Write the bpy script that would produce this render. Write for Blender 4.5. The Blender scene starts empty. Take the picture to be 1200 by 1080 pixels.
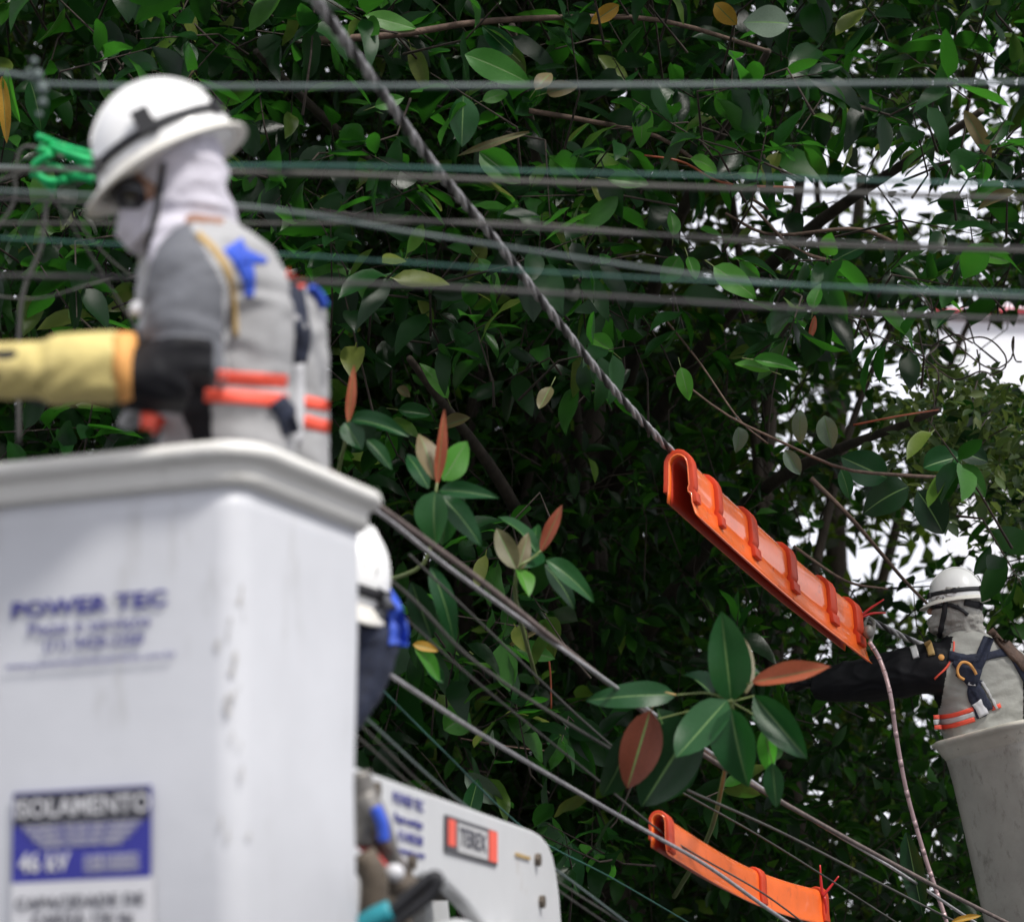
import bpy, math, random
import numpy as np
from mathutils import Vector, Matrix, Quaternion
from mathutils.bvhtree import BVHTree
from mathutils import noise as mnoise

random.seed(7); rng = np.random.default_rng(11)
SC = bpy.context.scene; COL = SC.collection
# ------------------------------------------------------------------ camera
F = 3333.0; CAM = Vector((0, 0, 1.7)); PITCH = math.radians(11.3)
cd = bpy.data.cameras.new('camera'); cam = bpy.data.objects.new('camera', cd); COL.objects.link(cam)
cam.location = CAM; cam.rotation_euler = (math.pi/2 + PITCH, 0, 0)
cd.sensor_width = 36; cd.lens = 36*F/1200; cd.clip_start = 0.1; cd.clip_end = 5000
cd.dof.use_dof = True; cd.dof.focus_distance = 11.6; cd.dof.aperture_fstop = 2.7; cd.dof.aperture_blades = 0
SC.camera = cam
# ------------------------------------------------------------------ world, sun, exposure
SUN_EL, SUN_AZ = math.radians(53), math.radians(142)      # azimuth from +Y clockwise
w = bpy.data.worlds.new('World'); SC.world = w; w.use_nodes = True
nt = w.node_tree; nt.nodes.clear()
sky = nt.nodes.new('ShaderNodeTexSky'); sky.sky_type = 'NISHITA'; sky.sun_disc = False
sky.sun_elevation = SUN_EL; sky.sun_rotation = SUN_AZ
mx = nt.nodes.new('ShaderNodeMix'); mx.data_type = 'RGBA'; mx.inputs[0].default_value = 0.86
nt.links.new(sky.outputs[0], mx.inputs[6])
mx.inputs[7].default_value = (9.9, 9.9, 10.7, 1)            # even overcast cloud
bg = nt.nodes.new('ShaderNodeBackground'); bg.inputs[1].default_value = 0.085
wo = nt.nodes.new('ShaderNodeOutputWorld')
nt.links.new(mx.outputs[2], bg.inputs[0]); nt.links.new(bg.outputs[0], wo.inputs[0])
sl = bpy.data.lights.new('sun', 'SUN'); sl.energy = 3.0; sl.angle = math.radians(9); sl.color = (1, .96, .9)
so = bpy.data.objects.new('sun', sl); COL.objects.link(so)
sdir = Vector((math.sin(SUN_AZ)*math.cos(SUN_EL), math.cos(SUN_AZ)*math.cos(SUN_EL), math.sin(SUN_EL)))
so.rotation_euler = sdir.to_track_quat('Z', 'Y').to_euler(); so.location = (0, 0, 30)
vs = SC.view_settings; SC.display_settings.display_device = 'sRGB'
vs.view_transform = 'Standard'; vs.look = 'None'; vs.gamma = 1; vs.use_curve_mapping = False; vs.exposure = 0.48
SC.render.engine = 'CYCLES'; SC.cycles.use_denoising = True
SC.cycles.max_bounces = 6; SC.cycles.diffuse_bounces = 3; SC.cycles.glossy_bounces = 2
SC.cycles.transmission_bounces = 4; SC.cycles.sample_clamp_indirect = 4

# ------------------------------------------------------------------ pixel -> place
CF = Vector((0, math.cos(PITCH), math.sin(PITCH))); CR = Vector((1, 0, 0)); CU = Vector((0, -math.sin(PITCH), math.cos(PITCH)))
def P(px, py, d): return CAM + CF*d + CR*((px-600)/F*d) + CU*((540-py)/F*d)
def ray(px, py): return (CF + CR*((px-600)/F) + CU*((540-py)/F)).normalized()
def Pn(px, py, d):
    px, py, d = map(np.asarray, (px, py, d))
    return (np.array(CAM)[None] + np.outer(d, CF) + np.outer((px-600)/F*d, CR) + np.outer((540-py)/F*d, CU))
def on_plane(px, py, p0, n):
    r = ray(px, py); t = (p0-CAM).dot(n)/r.dot(n); return CAM + r*t

# ------------------------------------------------------------------ materials
def node(nt, t, **kw):
    n = nt.nodes.new(t)
    for k, v in kw.items(): setattr(n, k, v)
    return n
def noise_fac(nt, scale, detail=4, rough=.6, stretch=None, coord='Object'):
    tc = node(nt, 'ShaderNodeTexCoord'); n = node(nt, 'ShaderNodeTexNoise')
    n.inputs['Scale'].default_value = scale; n.inputs['Detail'].default_value = detail; n.inputs['Roughness'].default_value = rough
    if stretch:
        m = node(nt, 'ShaderNodeMapping'); m.inputs['Scale'].default_value = stretch
        nt.links.new(tc.outputs[coord], m.inputs[0]); nt.links.new(m.outputs[0], n.inputs['Vector'])
    else: nt.links.new(tc.outputs[coord], n.inputs['Vector'])
    return n.outputs['Fac']
def ramp(nt, fac, stops):
    r = node(nt, 'ShaderNodeValToRGB'); e = r.color_ramp.elements
    while len(e) < len(stops): e.new(.5)
    for k, (p, c) in enumerate(stops): e[k].position = p; e[k].color = (*c, 1) if len(c) == 3 else c
    nt.links.new(fac, r.inputs[0]); return r.outputs[0]
def mat(name, c, rough=.6, var=.15, scale=12, bump=0, bscale=60, metal=0, spec=.5, stretch=None, coat=0, dirt=None):
    m = bpy.data.materials.new(name); m.use_nodes = True; t = m.node_tree; b = t.nodes['Principled BSDF']
    lo = tuple(x*(1-var) for x in c); hi = tuple(min(1, x*(1+var)) for x in c)
    col = ramp(t, noise_fac(t, scale, stretch=stretch), [(.3, lo), (.7, hi)])
    if dirt:
        dc, dscale, d0, d1, dst = dirt
        f = ramp(t, noise_fac(t, dscale, 8, .7, dst), [(d0, (0, 0, 0)), (d1, (1, 1, 1))])
        mm = node(t, 'ShaderNodeMix', data_type='RGBA'); t.links.new(f, mm.inputs[0]); t.links.new(col, mm.inputs[6])
        mm.inputs[7].default_value = (*dc, 1); col = mm.outputs[2]
    t.links.new(col, b.inputs['Base Color'])
    b.inputs['Roughness'].default_value = rough; b.inputs['Metallic'].default_value = metal
    b.inputs['Specular IOR Level'].default_value = spec; b.inputs['Coat Weight'].default_value = coat
    if bump:
        bn = node(t, 'ShaderNodeBump'); bn.inputs['Strength'].default_value = bump; bn.inputs['Distance'].default_value = .01
        t.links.new(noise_fac(t, bscale, 5, .6, stretch), bn.inputs['Height']); t.links.new(bn.outputs[0], b.inputs['Normal'])
    return m
def leaf_mat(name, stops, trans, rough=.38, tw=.3, spec=.5):
    m = bpy.data.materials.new(name); m.use_nodes = True; t = m.node_tree; b = t.nodes['Principled BSDF']
    g = node(t, 'ShaderNodeNewGeometry'); oi = node(t, 'ShaderNodeObjectInfo')
    ad = node(t, 'ShaderNodeMath', operation='ADD'); fr = node(t, 'ShaderNodeMath', operation='FRACT')
    t.links.new(g.outputs['Random Per Island'], ad.inputs[0]); t.links.new(oi.outputs['Random'], ad.inputs[1]); t.links.new(ad.outputs[0], fr.inputs[0])
    col = ramp(t, fr.outputs[0], stops)
    nz = noise_fac(t, 26, 4, .6)
    mm = node(t, 'ShaderNodeMix', data_type='RGBA', blend_type='MULTIPLY'); mm.inputs[0].default_value = .5
    t.links.new(col, mm.inputs[6]); t.links.new(ramp(t, nz, [(.3, (.45, .5, .4)), (.7, (1, 1, 1))]), mm.inputs[7])
    t.links.new(mm.outputs[2], b.inputs['Base Color'])
    b.inputs['Roughness'].default_value = rough; b.inputs['Specular IOR Level'].default_value = spec
    bn = node(t, 'ShaderNodeBump'); bn.inputs['Strength'].default_value = .25; bn.inputs['Distance'].default_value = .004
    t.links.new(noise_fac(t, 70, 3), bn.inputs['Height']); t.links.new(bn.outputs[0], b.inputs['Normal'])
    tr = node(t, 'ShaderNodeBsdfTranslucent')
    m2 = node(t, 'ShaderNodeMix', data_type='RGBA', blend_type='MULTIPLY'); m2.inputs[0].default_value = 1
    t.links.new(ramp(t, fr.outputs[0], [(0, (.35, .4, .3)), (.55, (.75, .75, .7)), (.8, (1, 1, 1))]), m2.inputs[6]); m2.inputs[7].default_value = (*trans, 1)
    t.links.new(m2.outputs[2], tr.inputs[0])
    ms = node(t, 'ShaderNodeMixShader'); ms.inputs[0].default_value = tw
    t.links.new(b.outputs[0], ms.inputs[1]); t.links.new(tr.outputs[0], ms.inputs[2])
    t.links.new(ms.outputs[0], t.nodes['Material Output'].inputs[0]); return m

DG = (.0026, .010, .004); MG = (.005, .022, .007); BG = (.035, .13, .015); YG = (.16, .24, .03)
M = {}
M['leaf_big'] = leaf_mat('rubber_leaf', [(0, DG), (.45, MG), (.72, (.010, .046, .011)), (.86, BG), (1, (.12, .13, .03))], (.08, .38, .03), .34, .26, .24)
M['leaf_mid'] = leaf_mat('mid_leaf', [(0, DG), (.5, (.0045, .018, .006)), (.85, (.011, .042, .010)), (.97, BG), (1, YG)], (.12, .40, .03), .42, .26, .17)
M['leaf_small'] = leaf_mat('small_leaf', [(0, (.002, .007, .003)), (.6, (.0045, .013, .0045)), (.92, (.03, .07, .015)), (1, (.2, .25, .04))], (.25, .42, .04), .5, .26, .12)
M['leaf_vine'] = leaf_mat('vine_leaf', [(0, (.03, .07, .02)), (.6, (.06, .12, .03)), (1, (.16, .2, .06))], (.3, .42, .08), .5)
M['hero'] = leaf_mat('sprig_leaf', [(0, (.010, .058, .018)), (1, (.020, .085, .024))], (.05, .26, .03), .30, .22, .34)
M['hero_dark'] = leaf_mat('dark_leaf', [(0, (.005, .026, .010)), (1, (.009, .036, .012))], (.03, .12, .02), .35, .15, .3)
M['hero_bright'] = leaf_mat('bright_leaf', [(0, (.05, .20, .03)), (1, (.09, .26, .03))], (.16, .70, .06), .4, .5)
M['hero_red'] = leaf_mat('red_leaf', [(0, (.32, .07, .035)), (1, (.42, .11, .05))], (.5, .12, .05), .45, .3)
M['hero_brown'] = leaf_mat('brown_leaf', [(0, (.14, .035, .018)), (1, (.17, .045, .02))], (.25, .05, .02), .5, .25)
M['hero_olive'] = leaf_mat('olive_leaf', [(0, (.13, .12, .05)), (1, (.17, .13, .06))], (.25, .2, .06), .45, .3)
M['hero_yellow'] = leaf_mat('yellow_leaf', [(0, (.5, .28, .03)), (1, (.55, .3, .05))], (.7, .4, .05), .5, .4)
M['hero_pale'] = leaf_mat('pale_leaf', [(0, (.10, .15, .10)), (1, (.14, .19, .13))], (.12, .2, .08), .4, .2)
M['vein'] = mat('leaf_vein', (.085, .17, .045), .5)
M['stem'] = mat('green_stem', (.13, .17, .05), .5)
M['bark'] = mat('bark', (.045, .034, .026), .9, .4, 14, .8, 30, stretch=(1, 1, .3))
M['twigdark'] = mat('dark_twig', (.030, .021, .015), .85, .4, 30, .5, 90)
M['twig'] = mat('twig_bark', (.10, .062, .045), .8, .4, 30, .5, 90)
M['fibreglass'] = mat('white_fibreglass', (.56, .57, .60), .42, .05, 3, .15, 9, dirt=((.30, .29, .27), 6.5, .55, .85, (1, 1, .28)))
M['rimwhite'] = mat('rim_fibreglass', (.72, .71, .67), .45, .05, 4, .15, 9, dirt=((.4, .39, .35), 6, .58, .8, (1, 1, 1)))
M['scuff'] = mat('scuffed_corner', (.42, .41, .40), .65, .12, 22, .5, 40, dirt=((.28, .26, .24), 11, .56, .7, (1, 1, .35)))
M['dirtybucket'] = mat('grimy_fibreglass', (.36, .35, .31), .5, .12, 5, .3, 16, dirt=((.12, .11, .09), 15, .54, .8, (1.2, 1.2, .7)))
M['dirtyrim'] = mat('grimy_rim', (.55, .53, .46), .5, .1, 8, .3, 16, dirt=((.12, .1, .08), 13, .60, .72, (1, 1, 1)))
M['helmet'] = mat('helmet_plastic', (.80, .80, .79), .3, .03, 9, .03, 30, coat=.2, dirt=((.5, .48, .44), 22, .64, .8, None))
M['helmetbrim'] = mat('helmet_brim', (.70, .68, .62), .4, .06, 9, dirt=((.45, .4, .33), 14, .55, .8, None))
M['black'] = mat('black_strap', (.012, .012, .015), .6, .3, 60, .3, 200)
M['rubber'] = mat('black_rubber_sleeve', (.008, .008, .010), .6, .3, 12, .35, 14, spec=.2)
M['navy'] = mat('navy_webbing', (.014, .020, .045), .7, .3, 50, .5, 260)
M['cloth'] = mat('grey_uniform', (.34, .34, .345), .9, .10, 9, .5, 13, stretch=(1, 1, 1.6))
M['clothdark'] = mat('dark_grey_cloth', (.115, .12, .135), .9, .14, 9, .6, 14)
M['cloth2'] = mat('beige_grey_uniform', (.34, .34, .31), .9, .10, 14, .45, 20, stretch=(1, 1, 1.5))
M['hood'] = mat('white_hood_cloth', (.52, .50, .56), .9, .08, 12, .9, 18)
M['hood2'] = mat('grey_hood_cloth', (.36, .35, .32), .9, .12, 20, 1, 34)
M['skin'] = mat('skin', (.25, .13, .08), .5, .1, 20)
M['orange_tape'] = mat('orange_tape', (.85, .10, .055), .5, .06, 20, .2, 80)
M['silver_tape'] = mat('silver_tape', (.5, .5, .5), .35, .08, 40)
M['gold'] = mat('gold_piping', (.42, .28, .10), .6)
M['blue'] = mat('blue_emblem', (.03, .09, .55), .6, .15, 20)
M['glove'] = mat('yellow_leather', (.56, .46, .17), .75, .16, 14, .5, 22, dirt=((.4, .32, .14), 9, .55, .8, None))
M['cuff'] = mat('orange_cuff', (.75, .36, .10), .7, .15, 20)
M['cover'] = mat('orange_polymer', (.93, .165, .026), .27, .08, 9, .06, 30, spec=.6, coat=.7, dirt=((.42, .08, .03), 16, .56, .78, None))
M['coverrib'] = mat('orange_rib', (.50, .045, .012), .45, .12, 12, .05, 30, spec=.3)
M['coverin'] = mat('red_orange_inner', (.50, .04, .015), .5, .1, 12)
M['red'] = mat('red_plastic', (.45, .02, .02), .4)
M['alu'] = mat('aluminium_strand', (.42, .41, .42), .42, .25, 40, .3, 90, metal=.55)
M['wirelight'] = mat('pale_wire', (.09, .12, .115), .5, .15, 6)
M['wireteal'] = mat('teal_wire', (.02, .09, .07), .5, .15, 6)
M['wiregrey'] = mat('grey_wire', (.055, .053, .046), .6, .25, 6)
M['wiredark'] = mat('dark_wire', (.03, .028, .028), .6, .3, 6)
M['wirebrown'] = mat('brown_wire', (.12, .09, .08), .6, .35, 22, .4, 60)
M['copper'] = mat('copper_lead', (.46, .33, .33), .35, .15, 30, metal=.3)
M['green'] = mat('green_cord', (.0, .36, .10), .6, .3, 25)
M['inkblue'] = mat('blue_ink', (.035, .035, .22), .5)
M['stickerblue'] = mat('blue_sticker', (.018, .02, .24), .35, .08, 20)
M['stickerblack'] = mat('black_sticker', (.03, .03, .04), .4)
M['stickerwhite'] = mat('white_sticker', (.56, .56, .58), .4, .04)
M['ink'] = mat('black_ink', (.06, .06, .08), .5)
M['white_paint'] = mat('white_paint', (.62, .63, .64), .35, .04, 5, .05, 20, coat=.2, dirt=((.42, .38, .33), 5, .60, .8, None))
M['greymetal'] = mat('grey_metal', (.20, .19, .175), .5, .3, 20, .3, 60, metal=.5)
M['grimemetal'] = mat('grimy_metal', (.09, .07, .05), .7, .4, 16, .4, 60)
M['teal'] = mat('teal_grip', (.02, .25, .30), .5)
M['wall'] = mat('pale_plaster', (.84, .85, .90), .9, .03, 2)
M['redroof'] = mat('red_fascia', (.50, .05, .07), .6)
M['glassdark'] = mat('window_glass', (.05, .06, .07), .1)
M['asphalt'] = mat('asphalt', (.05, .05, .052), .9, .25, 30, .5, 200)
M['concrete'] = mat('pavement', (.30, .29, .27), .9, .12, 6, .3, 60)
M['tint'] = mat('dark_lens', (.012, .012, .015), .12)

# ------------------------------------------------------------------ mesh helpers
class MB:
    def __init__(s): s.v = []; s.f = []; s.mi = []
    def add(s, v, f, mi=0):
        o = len(s.v); s.v += [tuple(x) for x in v]; s.f += [tuple(i+o for i in q) for q in f]; s.mi += [mi]*len(f); return s
    def build(s, name, mats, parent=None, smooth=True, xf=None):
        me = bpy.data.meshes.new(name); vv = s.v if xf is None else [tuple(xf @ Vector(p)) for p in s.v]
        me.from_pydata(vv, [], s.f); me.update()
        for m_ in (mats if isinstance(mats, (list, tuple)) else [mats]): me.materials.append(m_)
        me.polygons.foreach_set('material_index', s.mi); me.polygons.foreach_set('use_smooth', [smooth]*len(me.polygons))
        return link(name, me, parent)
def link(name, me, parent=None):
    o = bpy.data.objects.new(name, me); COL.objects.link(o)
    if parent is not None:
        o.parent = parent; o.matrix_parent_inverse = Matrix.Translation(-parent.location)
    return o
def tag(o, label=None, cat=None, group=None, kind=None):
    if label: o['label'] = label
    if cat: o['category'] = cat
    if group: o['group'] = group
    if kind: o['kind'] = kind
    return o
def thing(name, loc, label, cat, group=None):
    o = bpy.data.objects.new(name, None); COL.objects.link(o); o.location = loc; o.empty_display_size = .1
    return tag(o, label, cat, group)
def frames(pts):
    pts = [Vector(p) for p in pts]; n = len(pts); T = []
    for i in range(n): T.append((pts[min(i+1, n-1)]-pts[max(i-1, 0)]).normalized())
    a = Vector((0, 0, 1)) if abs(T[0].z) < .9 else Vector((1, 0, 0))
    U = (a - T[0]*a.dot(T[0])).normalized(); out = []
    for i in range(n):
        U = (U - T[i]*U.dot(T[i])).normalized(); out.append((pts[i], T[i], U, T[i].cross(U)))
    return out
def tube_geo(pts, r, seg=8, cap=True):
    fr = frames(pts); n = len(fr); V = []; Fc = []
    rs = r if isinstance(r, (list, tuple)) else [r]*n
    for (p, t, u, v), rr in zip(fr, rs):
        for k in range(seg):
            a = 2*math.pi*k/seg; V.append(p + u*(math.cos(a)*rr) + v*(math.sin(a)*rr))
    for i in range(n-1):
        for k in range(seg):
            k2 = (k+1) % seg; Fc.append((i*seg+k, i*seg+k2, (i+1)*seg+k2, (i+1)*seg+k))
    if cap: Fc.append(tuple(range(seg-1, -1, -1))); Fc.append(tuple(range((n-1)*seg, n*seg)))
    return V, Fc
def loft_geo(rings, cap=True):
    n = len(rings); seg = len(rings[0]); V = [p for r in rings for p in r]; Fc = []
    for i in range(n-1):
        for k in range(seg):
            k2 = (k+1) % seg; Fc.append((i*seg+k, i*seg+k2, (i+1)*seg+k2, (i+1)*seg+k))
    if cap: Fc.append(tuple(range(seg-1, -1, -1))); Fc.append(tuple(range((n-1)*seg, n*seg)))
    return V, Fc
def ellring(c, a, b, seg=20, e=1.0):
    out = []
    for k in range(seg):
        t = 2*math.pi*k/seg; cx, sx = math.cos(t), math.sin(t)
        out.append(Vector(c) + Vector(a)*(math.copysign(abs(cx)**e, cx)) + Vector(b)*(math.copysign(abs(sx)**e, sx)))
    return out
def ellipsoid(c, a, b, cc, n=12, seg=18):
    c, a, b, cc = map(Vector, (c, a, b, cc)); rings = []
    for i in range(1, n):
        t = math.pi*i/n; rings.append(ellring(c - cc*math.cos(t), a*math.sin(t), b*math.sin(t), seg))
    return loft_geo(rings)
def box_geo(c, ax, ay, az):
    c, ax, ay, az = map(Vector, (c, ax, ay, az)); V = [c+ax*i+ay*j+az*k for i in (-1, 1) for j in (-1, 1) for k in (-1, 1)]
    return V, [(0, 1, 3, 2), (4, 6, 7, 5), (0, 4, 5, 1), (2, 3, 7, 6), (0, 2, 6, 4), (1, 5, 7, 3)]
def spline(pts, n):
    pts = [Vector(p) for p in pts]
    if len(pts) == 2: return [pts[0].lerp(pts[1], i/n) for i in range(n+1)]
    Q = [pts[0]*2-pts[1]] + pts + [pts[-1]*2-pts[-2]]; out = []; m = len(pts)-1
    for i in range(n+1):
        s = i/n*m; k = min(int(s), m-1); t = s-k; a, b, c, d = Q[k:k+4]
        out.append(.5*((2*b) + (c-a)*t + (2*a-5*b+4*c-d)*t*t + (3*b-a-3*c+d)*t**3))
    return out
def bevel(o, w_=.004, seg=2):
    m = o.modifiers.new('bevel', 'BEVEL'); m.width = w_; m.segments = seg; m.limit_method = 'ANGLE'; return o
def subsurf(o, l=1):
    m = o.modifiers.new('sub', 'SUBSURF'); m.levels = l; m.render_levels = l; return o
def remeshed(name, mb, voxel, mats, smooth_it=6, wrinkle=0, wscale=9, parent=None):
    me = bpy.data.meshes.new('tmp'); me.from_pydata([tuple(v) for v in mb.v], [], mb.f); me.update()
    t = bpy.data.objects.new('tmp', me); COL.objects.link(t)
    r = t.modifiers.new('r', 'REMESH'); r.mode = 'VOXEL'; r.voxel_size = voxel; r.use_smooth_shade = True
    s = t.modifiers.new('s', 'SMOOTH'); s.iterations = smooth_it; s.factor = .5
    dg = bpy.context.evaluated_depsgraph_get(); out = bpy.data.meshes.new_from_object(t.evaluated_get(dg)); out.name = name
    bpy.data.objects.remove(t)
    if wrinkle:
        out.update(); co = [v.co.copy() for v in out.vertices]; no = [v.normal.copy() for v in out.vertices]
        for v, c, n_ in zip(out.vertices, co, no):
            q = Vector((c.x*wscale*.6, c.y*wscale*.6, c.z*wscale*1.5)); q += mnoise.noise_vector(q*.6)*.9
            h = 1-abs(mnoise.noise(q))*2.6
            v.co = c + n_*(wrinkle*(h-.4))
    out.materials.clear()
    for m_ in mats: out.materials.append(m_)
    out.polygons.foreach_set('use_smooth', [True]*len(out.polygons)); out.update()
    return link(name, out, parent)
def paint(o, fn):
    for p in o.data.polygons: p.material_index = fn(p.center)
def bvh(o): return BVHTree.FromPolygons([o.matrix_basis @ v.co for v in o.data.vertices], [tuple(p.vertices) for p in o.data.polygons])
def ribbon(name, mats, tree, path, width, parent, off=.005, n=18, cols=4, thick=.004, jitter=0, fallback=None):
    """A strap or tape laid on the cloth below it: points of a path are dropped on the surface and the band is given thickness."""
    sp = spline([Vector((a, b, 0)) for a, b in path], n); top = []; last = fallback
    ws = width if isinstance(width, (list, tuple)) else (width, width)
    for i, p in enumerate(sp):
        t = (sp[min(i+1, n)]-sp[max(i-1, 0)]).normalized(); q = Vector((-t.y, t.x, 0)); row = []
        wd = ws[0]+(ws[1]-ws[0])*i/n
        for k in range(cols+1):
            s = p + q*wd*(k/cols-.5)
            loc, nn, idx, dist = tree.ray_cast(CAM, ray(s.x, s.y))
            if loc is None:
                if last is None: last = 0
                loc = CAM + ray(s.x, s.y)*last if last else None
                nn = -ray(s.x, s.y)
            else:
                last = dist
                if nn.dot(ray(s.x, s.y)) > 0: nn = -nn
            row.append((loc, nn))
        if all(x[0] is not None for x in row): top.append(row)
    if len(top) < 2: return None
    # soften
    V = []; Fc = []; c = cols+1; m_ = len(top)
    for row in top:
        for loc, nn in row: V.append(loc + nn*(off+thick))
    for row in top:
        for loc, nn in row: V.append(loc + nn*(off-.006))
    N = m_*c
    for i in range(m_-1):
        for k in range(cols):
            a = i*c+k; Fc.append((a, a+1, a+c+1, a+c)); Fc.append((N+a, N+a+c, N+a+c+1, N+a+1))
        Fc.append((i*c, i*c+c, N+i*c+c, N+i*c)); a = i*c+cols; Fc.append((a, N+a, N+a+c, a+c))
    for k in range(cols):
        Fc.append((k, N+k, N+k+1, k+1)); a = (m_-1)*c+k; Fc.append((a, a+1, N+a+1, N+a))
    mb = MB().add(V, Fc); return mb.build(name, mats, parent)
def text(s, size, origin, X, Y, material, parent, name='lettering', bold=0, align='CENTER', sx=1, space=1):
    c = bpy.data.curves.new(name, 'FONT'); c.body = s; c.size = size; c.align_x = align; c.align_y = 'CENTER'
    c.offset = bold; c.extrude = .0006; c.space_character = space; c.materials.append(material); c.resolution_u = 3
    o = bpy.data.objects.new(name, c); COL.objects.link(o); Z = X.cross(Y)
    me = bpy.data.meshes.new_from_object(o.evaluated_get(bpy.context.evaluated_depsgraph_get())); bpy.data.objects.remove(o)
    o = bpy.data.objects.new(name, me); COL.objects.link(o)
    mt = Matrix((X*sx, Y, Z)).transposed().to_4x4(); mt.translation = origin; o.matrix_world = mt
    if parent is not None: o.parent = parent; o.matrix_parent_inverse = Matrix.Translation(-parent.location)
    return o

# ------------------------------------------------------------------ setting: ground, pavement, building
MB().add([(-300, -60, 0), (300, -60, 0), (300, 800, 0), (-300, 800, 0)], [(0, 1, 2, 3)]).build('ground', M['asphalt']); tag(bpy.data.objects['ground'], kind='structure')
pv = MB().add(*box_geo((0, 20, .07), (60, 0, 0), (0, 6.0, 0), (0, 0, .07))).build('pavement', M['concrete'], smooth=False); tag(pv, kind='structure')
D = 34
bA, bB = P(1100, 369, D), P(1500, 369, D); bz = bA.z
bt = thing('building', (bA.x, bA.y, 0), 'pale plastered building with red roof edge beyond the curly vine', 'building')
def prism(x0, x1, y0, y1, z0, z1, k=.22):
    a = [(x0, y0), (x1, y0), (x1+(y1-y0)*k, y1), (x0+(y1-y0)*k, y1)]
    return [(x, y, z0) for x, y in a]+[(x, y, z1) for x, y in a], [(0, 1, 5, 4), (1, 2, 6, 5), (2, 3, 7, 6), (3, 0, 4, 7), (4, 5, 6, 7), (3, 2, 1, 0)]
MB().add(*prism(bA.x, bB.x, bA.y, bA.y+8, 0, bz)).build('wall', M['wall'], bt, False)
MB().add(*prism(bA.x-.1, bB.x+.1, bA.y-.15, bA.y+8.1, bz+.003, bz+.045)).build('fascia', M['redroof'], bt, False)
MB().add(*prism(bA.x+.4, bB.x, bA.y+.3, bA.y+8, bz+.048, bz+.22)).build('parapet', M['wall'], bt, False)
for k in range(2):
    x = bA.x+1.3+k*1.8
    fr_ = MB().add(*box_geo((x, bA.y-.01, 2.0), (.5, 0, 0), (0, .03, 0), (0, 0, .6))).build('window', M['white_paint'], bt, False)
    MB().add(*box_geo((x, bA.y-.03, 2.0), (.43, 0, 0), (0, .02, 0), (0, 0, .53))).build('pane', M['glassdark'], fr_, False)

# ------------------------------------------------------------------ leaves
def leaf_template(stations, cols, fold=.22, curl=.25, wr=.42, tip=.08, vein=False, wave=0, seed=0, pet=0, twist=0):
    """leaf of length 1 along +Y, width wr, normal +Z"""
    rs = random.Random(seed); V = []; Fc = []; mi = []
    xs = {3: [-1, 0, 1], 4: [-1, -.06, .06, 1], 6: [-1, -.5, -.045, .045, .5, 1], 2: [-1, 1]}[cols]
    ph = rs.random()*6
    for i in range(stations+1):
        t = i/stations
        wdt = wr/2*(math.sin(math.pi*min(1, t**.85))**.72 if 0 < t < 1 else 0)
        wdt = max(wdt, .012 if t < .5 else .004)
        for x in xs:
            ax = abs(x); z = twist*t*x*wdt + fold*wdt*ax*1.6 - curl*t*t*.5 + wave*math.sin(t*9+ph+x)*ax*.03
            V.append((x*wdt, t, z))
    c = len(xs)
    if pet:
        V = [(x*.014, -pet, pet*.25) for x in xs] + V; stations += 1
    for i in range(stations):
        for k in range(c-1):
            a = i*c+k; Fc.append((a, a+1, a+c+1, a+c)); mi.append(1 if vein and abs(xs[k]+xs[k+1]) < 1e-6 else 0)
    return np.array(V), Fc, mi
def tri_fan(Fc):
    return Fc
def joined_leaves(name, tmpl, pos, R, L, wsc, material, parent, label=None):
    """one mesh of many leaves; pos n,3; R n,3,3 (columns x,y,z); L length; wsc width scale"""
    tl_ = tmpl if isinstance(tmpl, list) else [tmpl]; TF = tl_[0][1]; n = len(pos); k = len(tl_[0][0])
    TVs = np.stack([a[0] for a in tl_])[rng.integers(0, len(tl_), n)]
    loc = TVs*np.stack([L*wsc, L, L], 1)[:, None, :]
    V = np.einsum('nij,nkj->nki', R, loc) + pos[:, None, :]
    V = V.reshape(-1, 3); Fq = np.array(TF); nf = len(Fq)
    Fa = (Fq[None] + (np.arange(n)*k)[:, None, None]).reshape(-1, 4)
    me = bpy.data.meshes.new(name); me.vertices.add(len(V)); me.vertices.foreach_set('co', V.ravel().astype(np.float32))
    me.loops.add(Fa.size); me.loops.foreach_set('vertex_index', Fa.ravel().astype(np.int32))
    me.polygons.add(len(Fa)); me.polygons.foreach_set('loop_start', np.arange(0, Fa.size, 4, dtype=np.int32))
    me.polygons.foreach_set('use_smooth', np.ones(len(Fa), dtype=bool)); me.update(calc_edges=True); me.materials.append(material)
    return link(name, me, parent)
def basis_from(dirs, ups):
    y = dirs/np.linalg.norm(dirs, axis=1, keepdims=True); z = ups - y*np.sum(ups*y, 1, keepdims=True)
    z /= np.linalg.norm(z, axis=1, keepdims=True)+1e-9; x = np.cross(y, z); return np.stack([x, y, z], 2)
class VNoise:
    def __init__(s, seed, n=64): s.g = np.random.default_rng(seed).random((n, n)); s.n = n
    def __call__(s, x, y):
        x0 = np.floor(x).astype(int); y0 = np.floor(y).astype(int); fx = x-x0; fy = y-y0; fx = fx*fx*(3-2*fx); fy = fy*fy*(3-2*fy); n = s.n
        g = s.g; a = g[x0 % n, y0 % n]; b = g[(x0+1) % n, y0 % n]; c = g[x0 % n, (y0+1) % n]; d = g[(x0+1) % n, (y0+1) % n]
        return (a*(1-fx)+b*fx)*(1-fy)+(c*(1-fx)+d*fx)*fy
vn = VNoise(5); vn2 = VNoise(9)
def blob(x, y, cx, cy, rx, ry): return np.exp(-(((x-cx)/rx)**2+((y-cy)/ry)**2))
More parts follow.
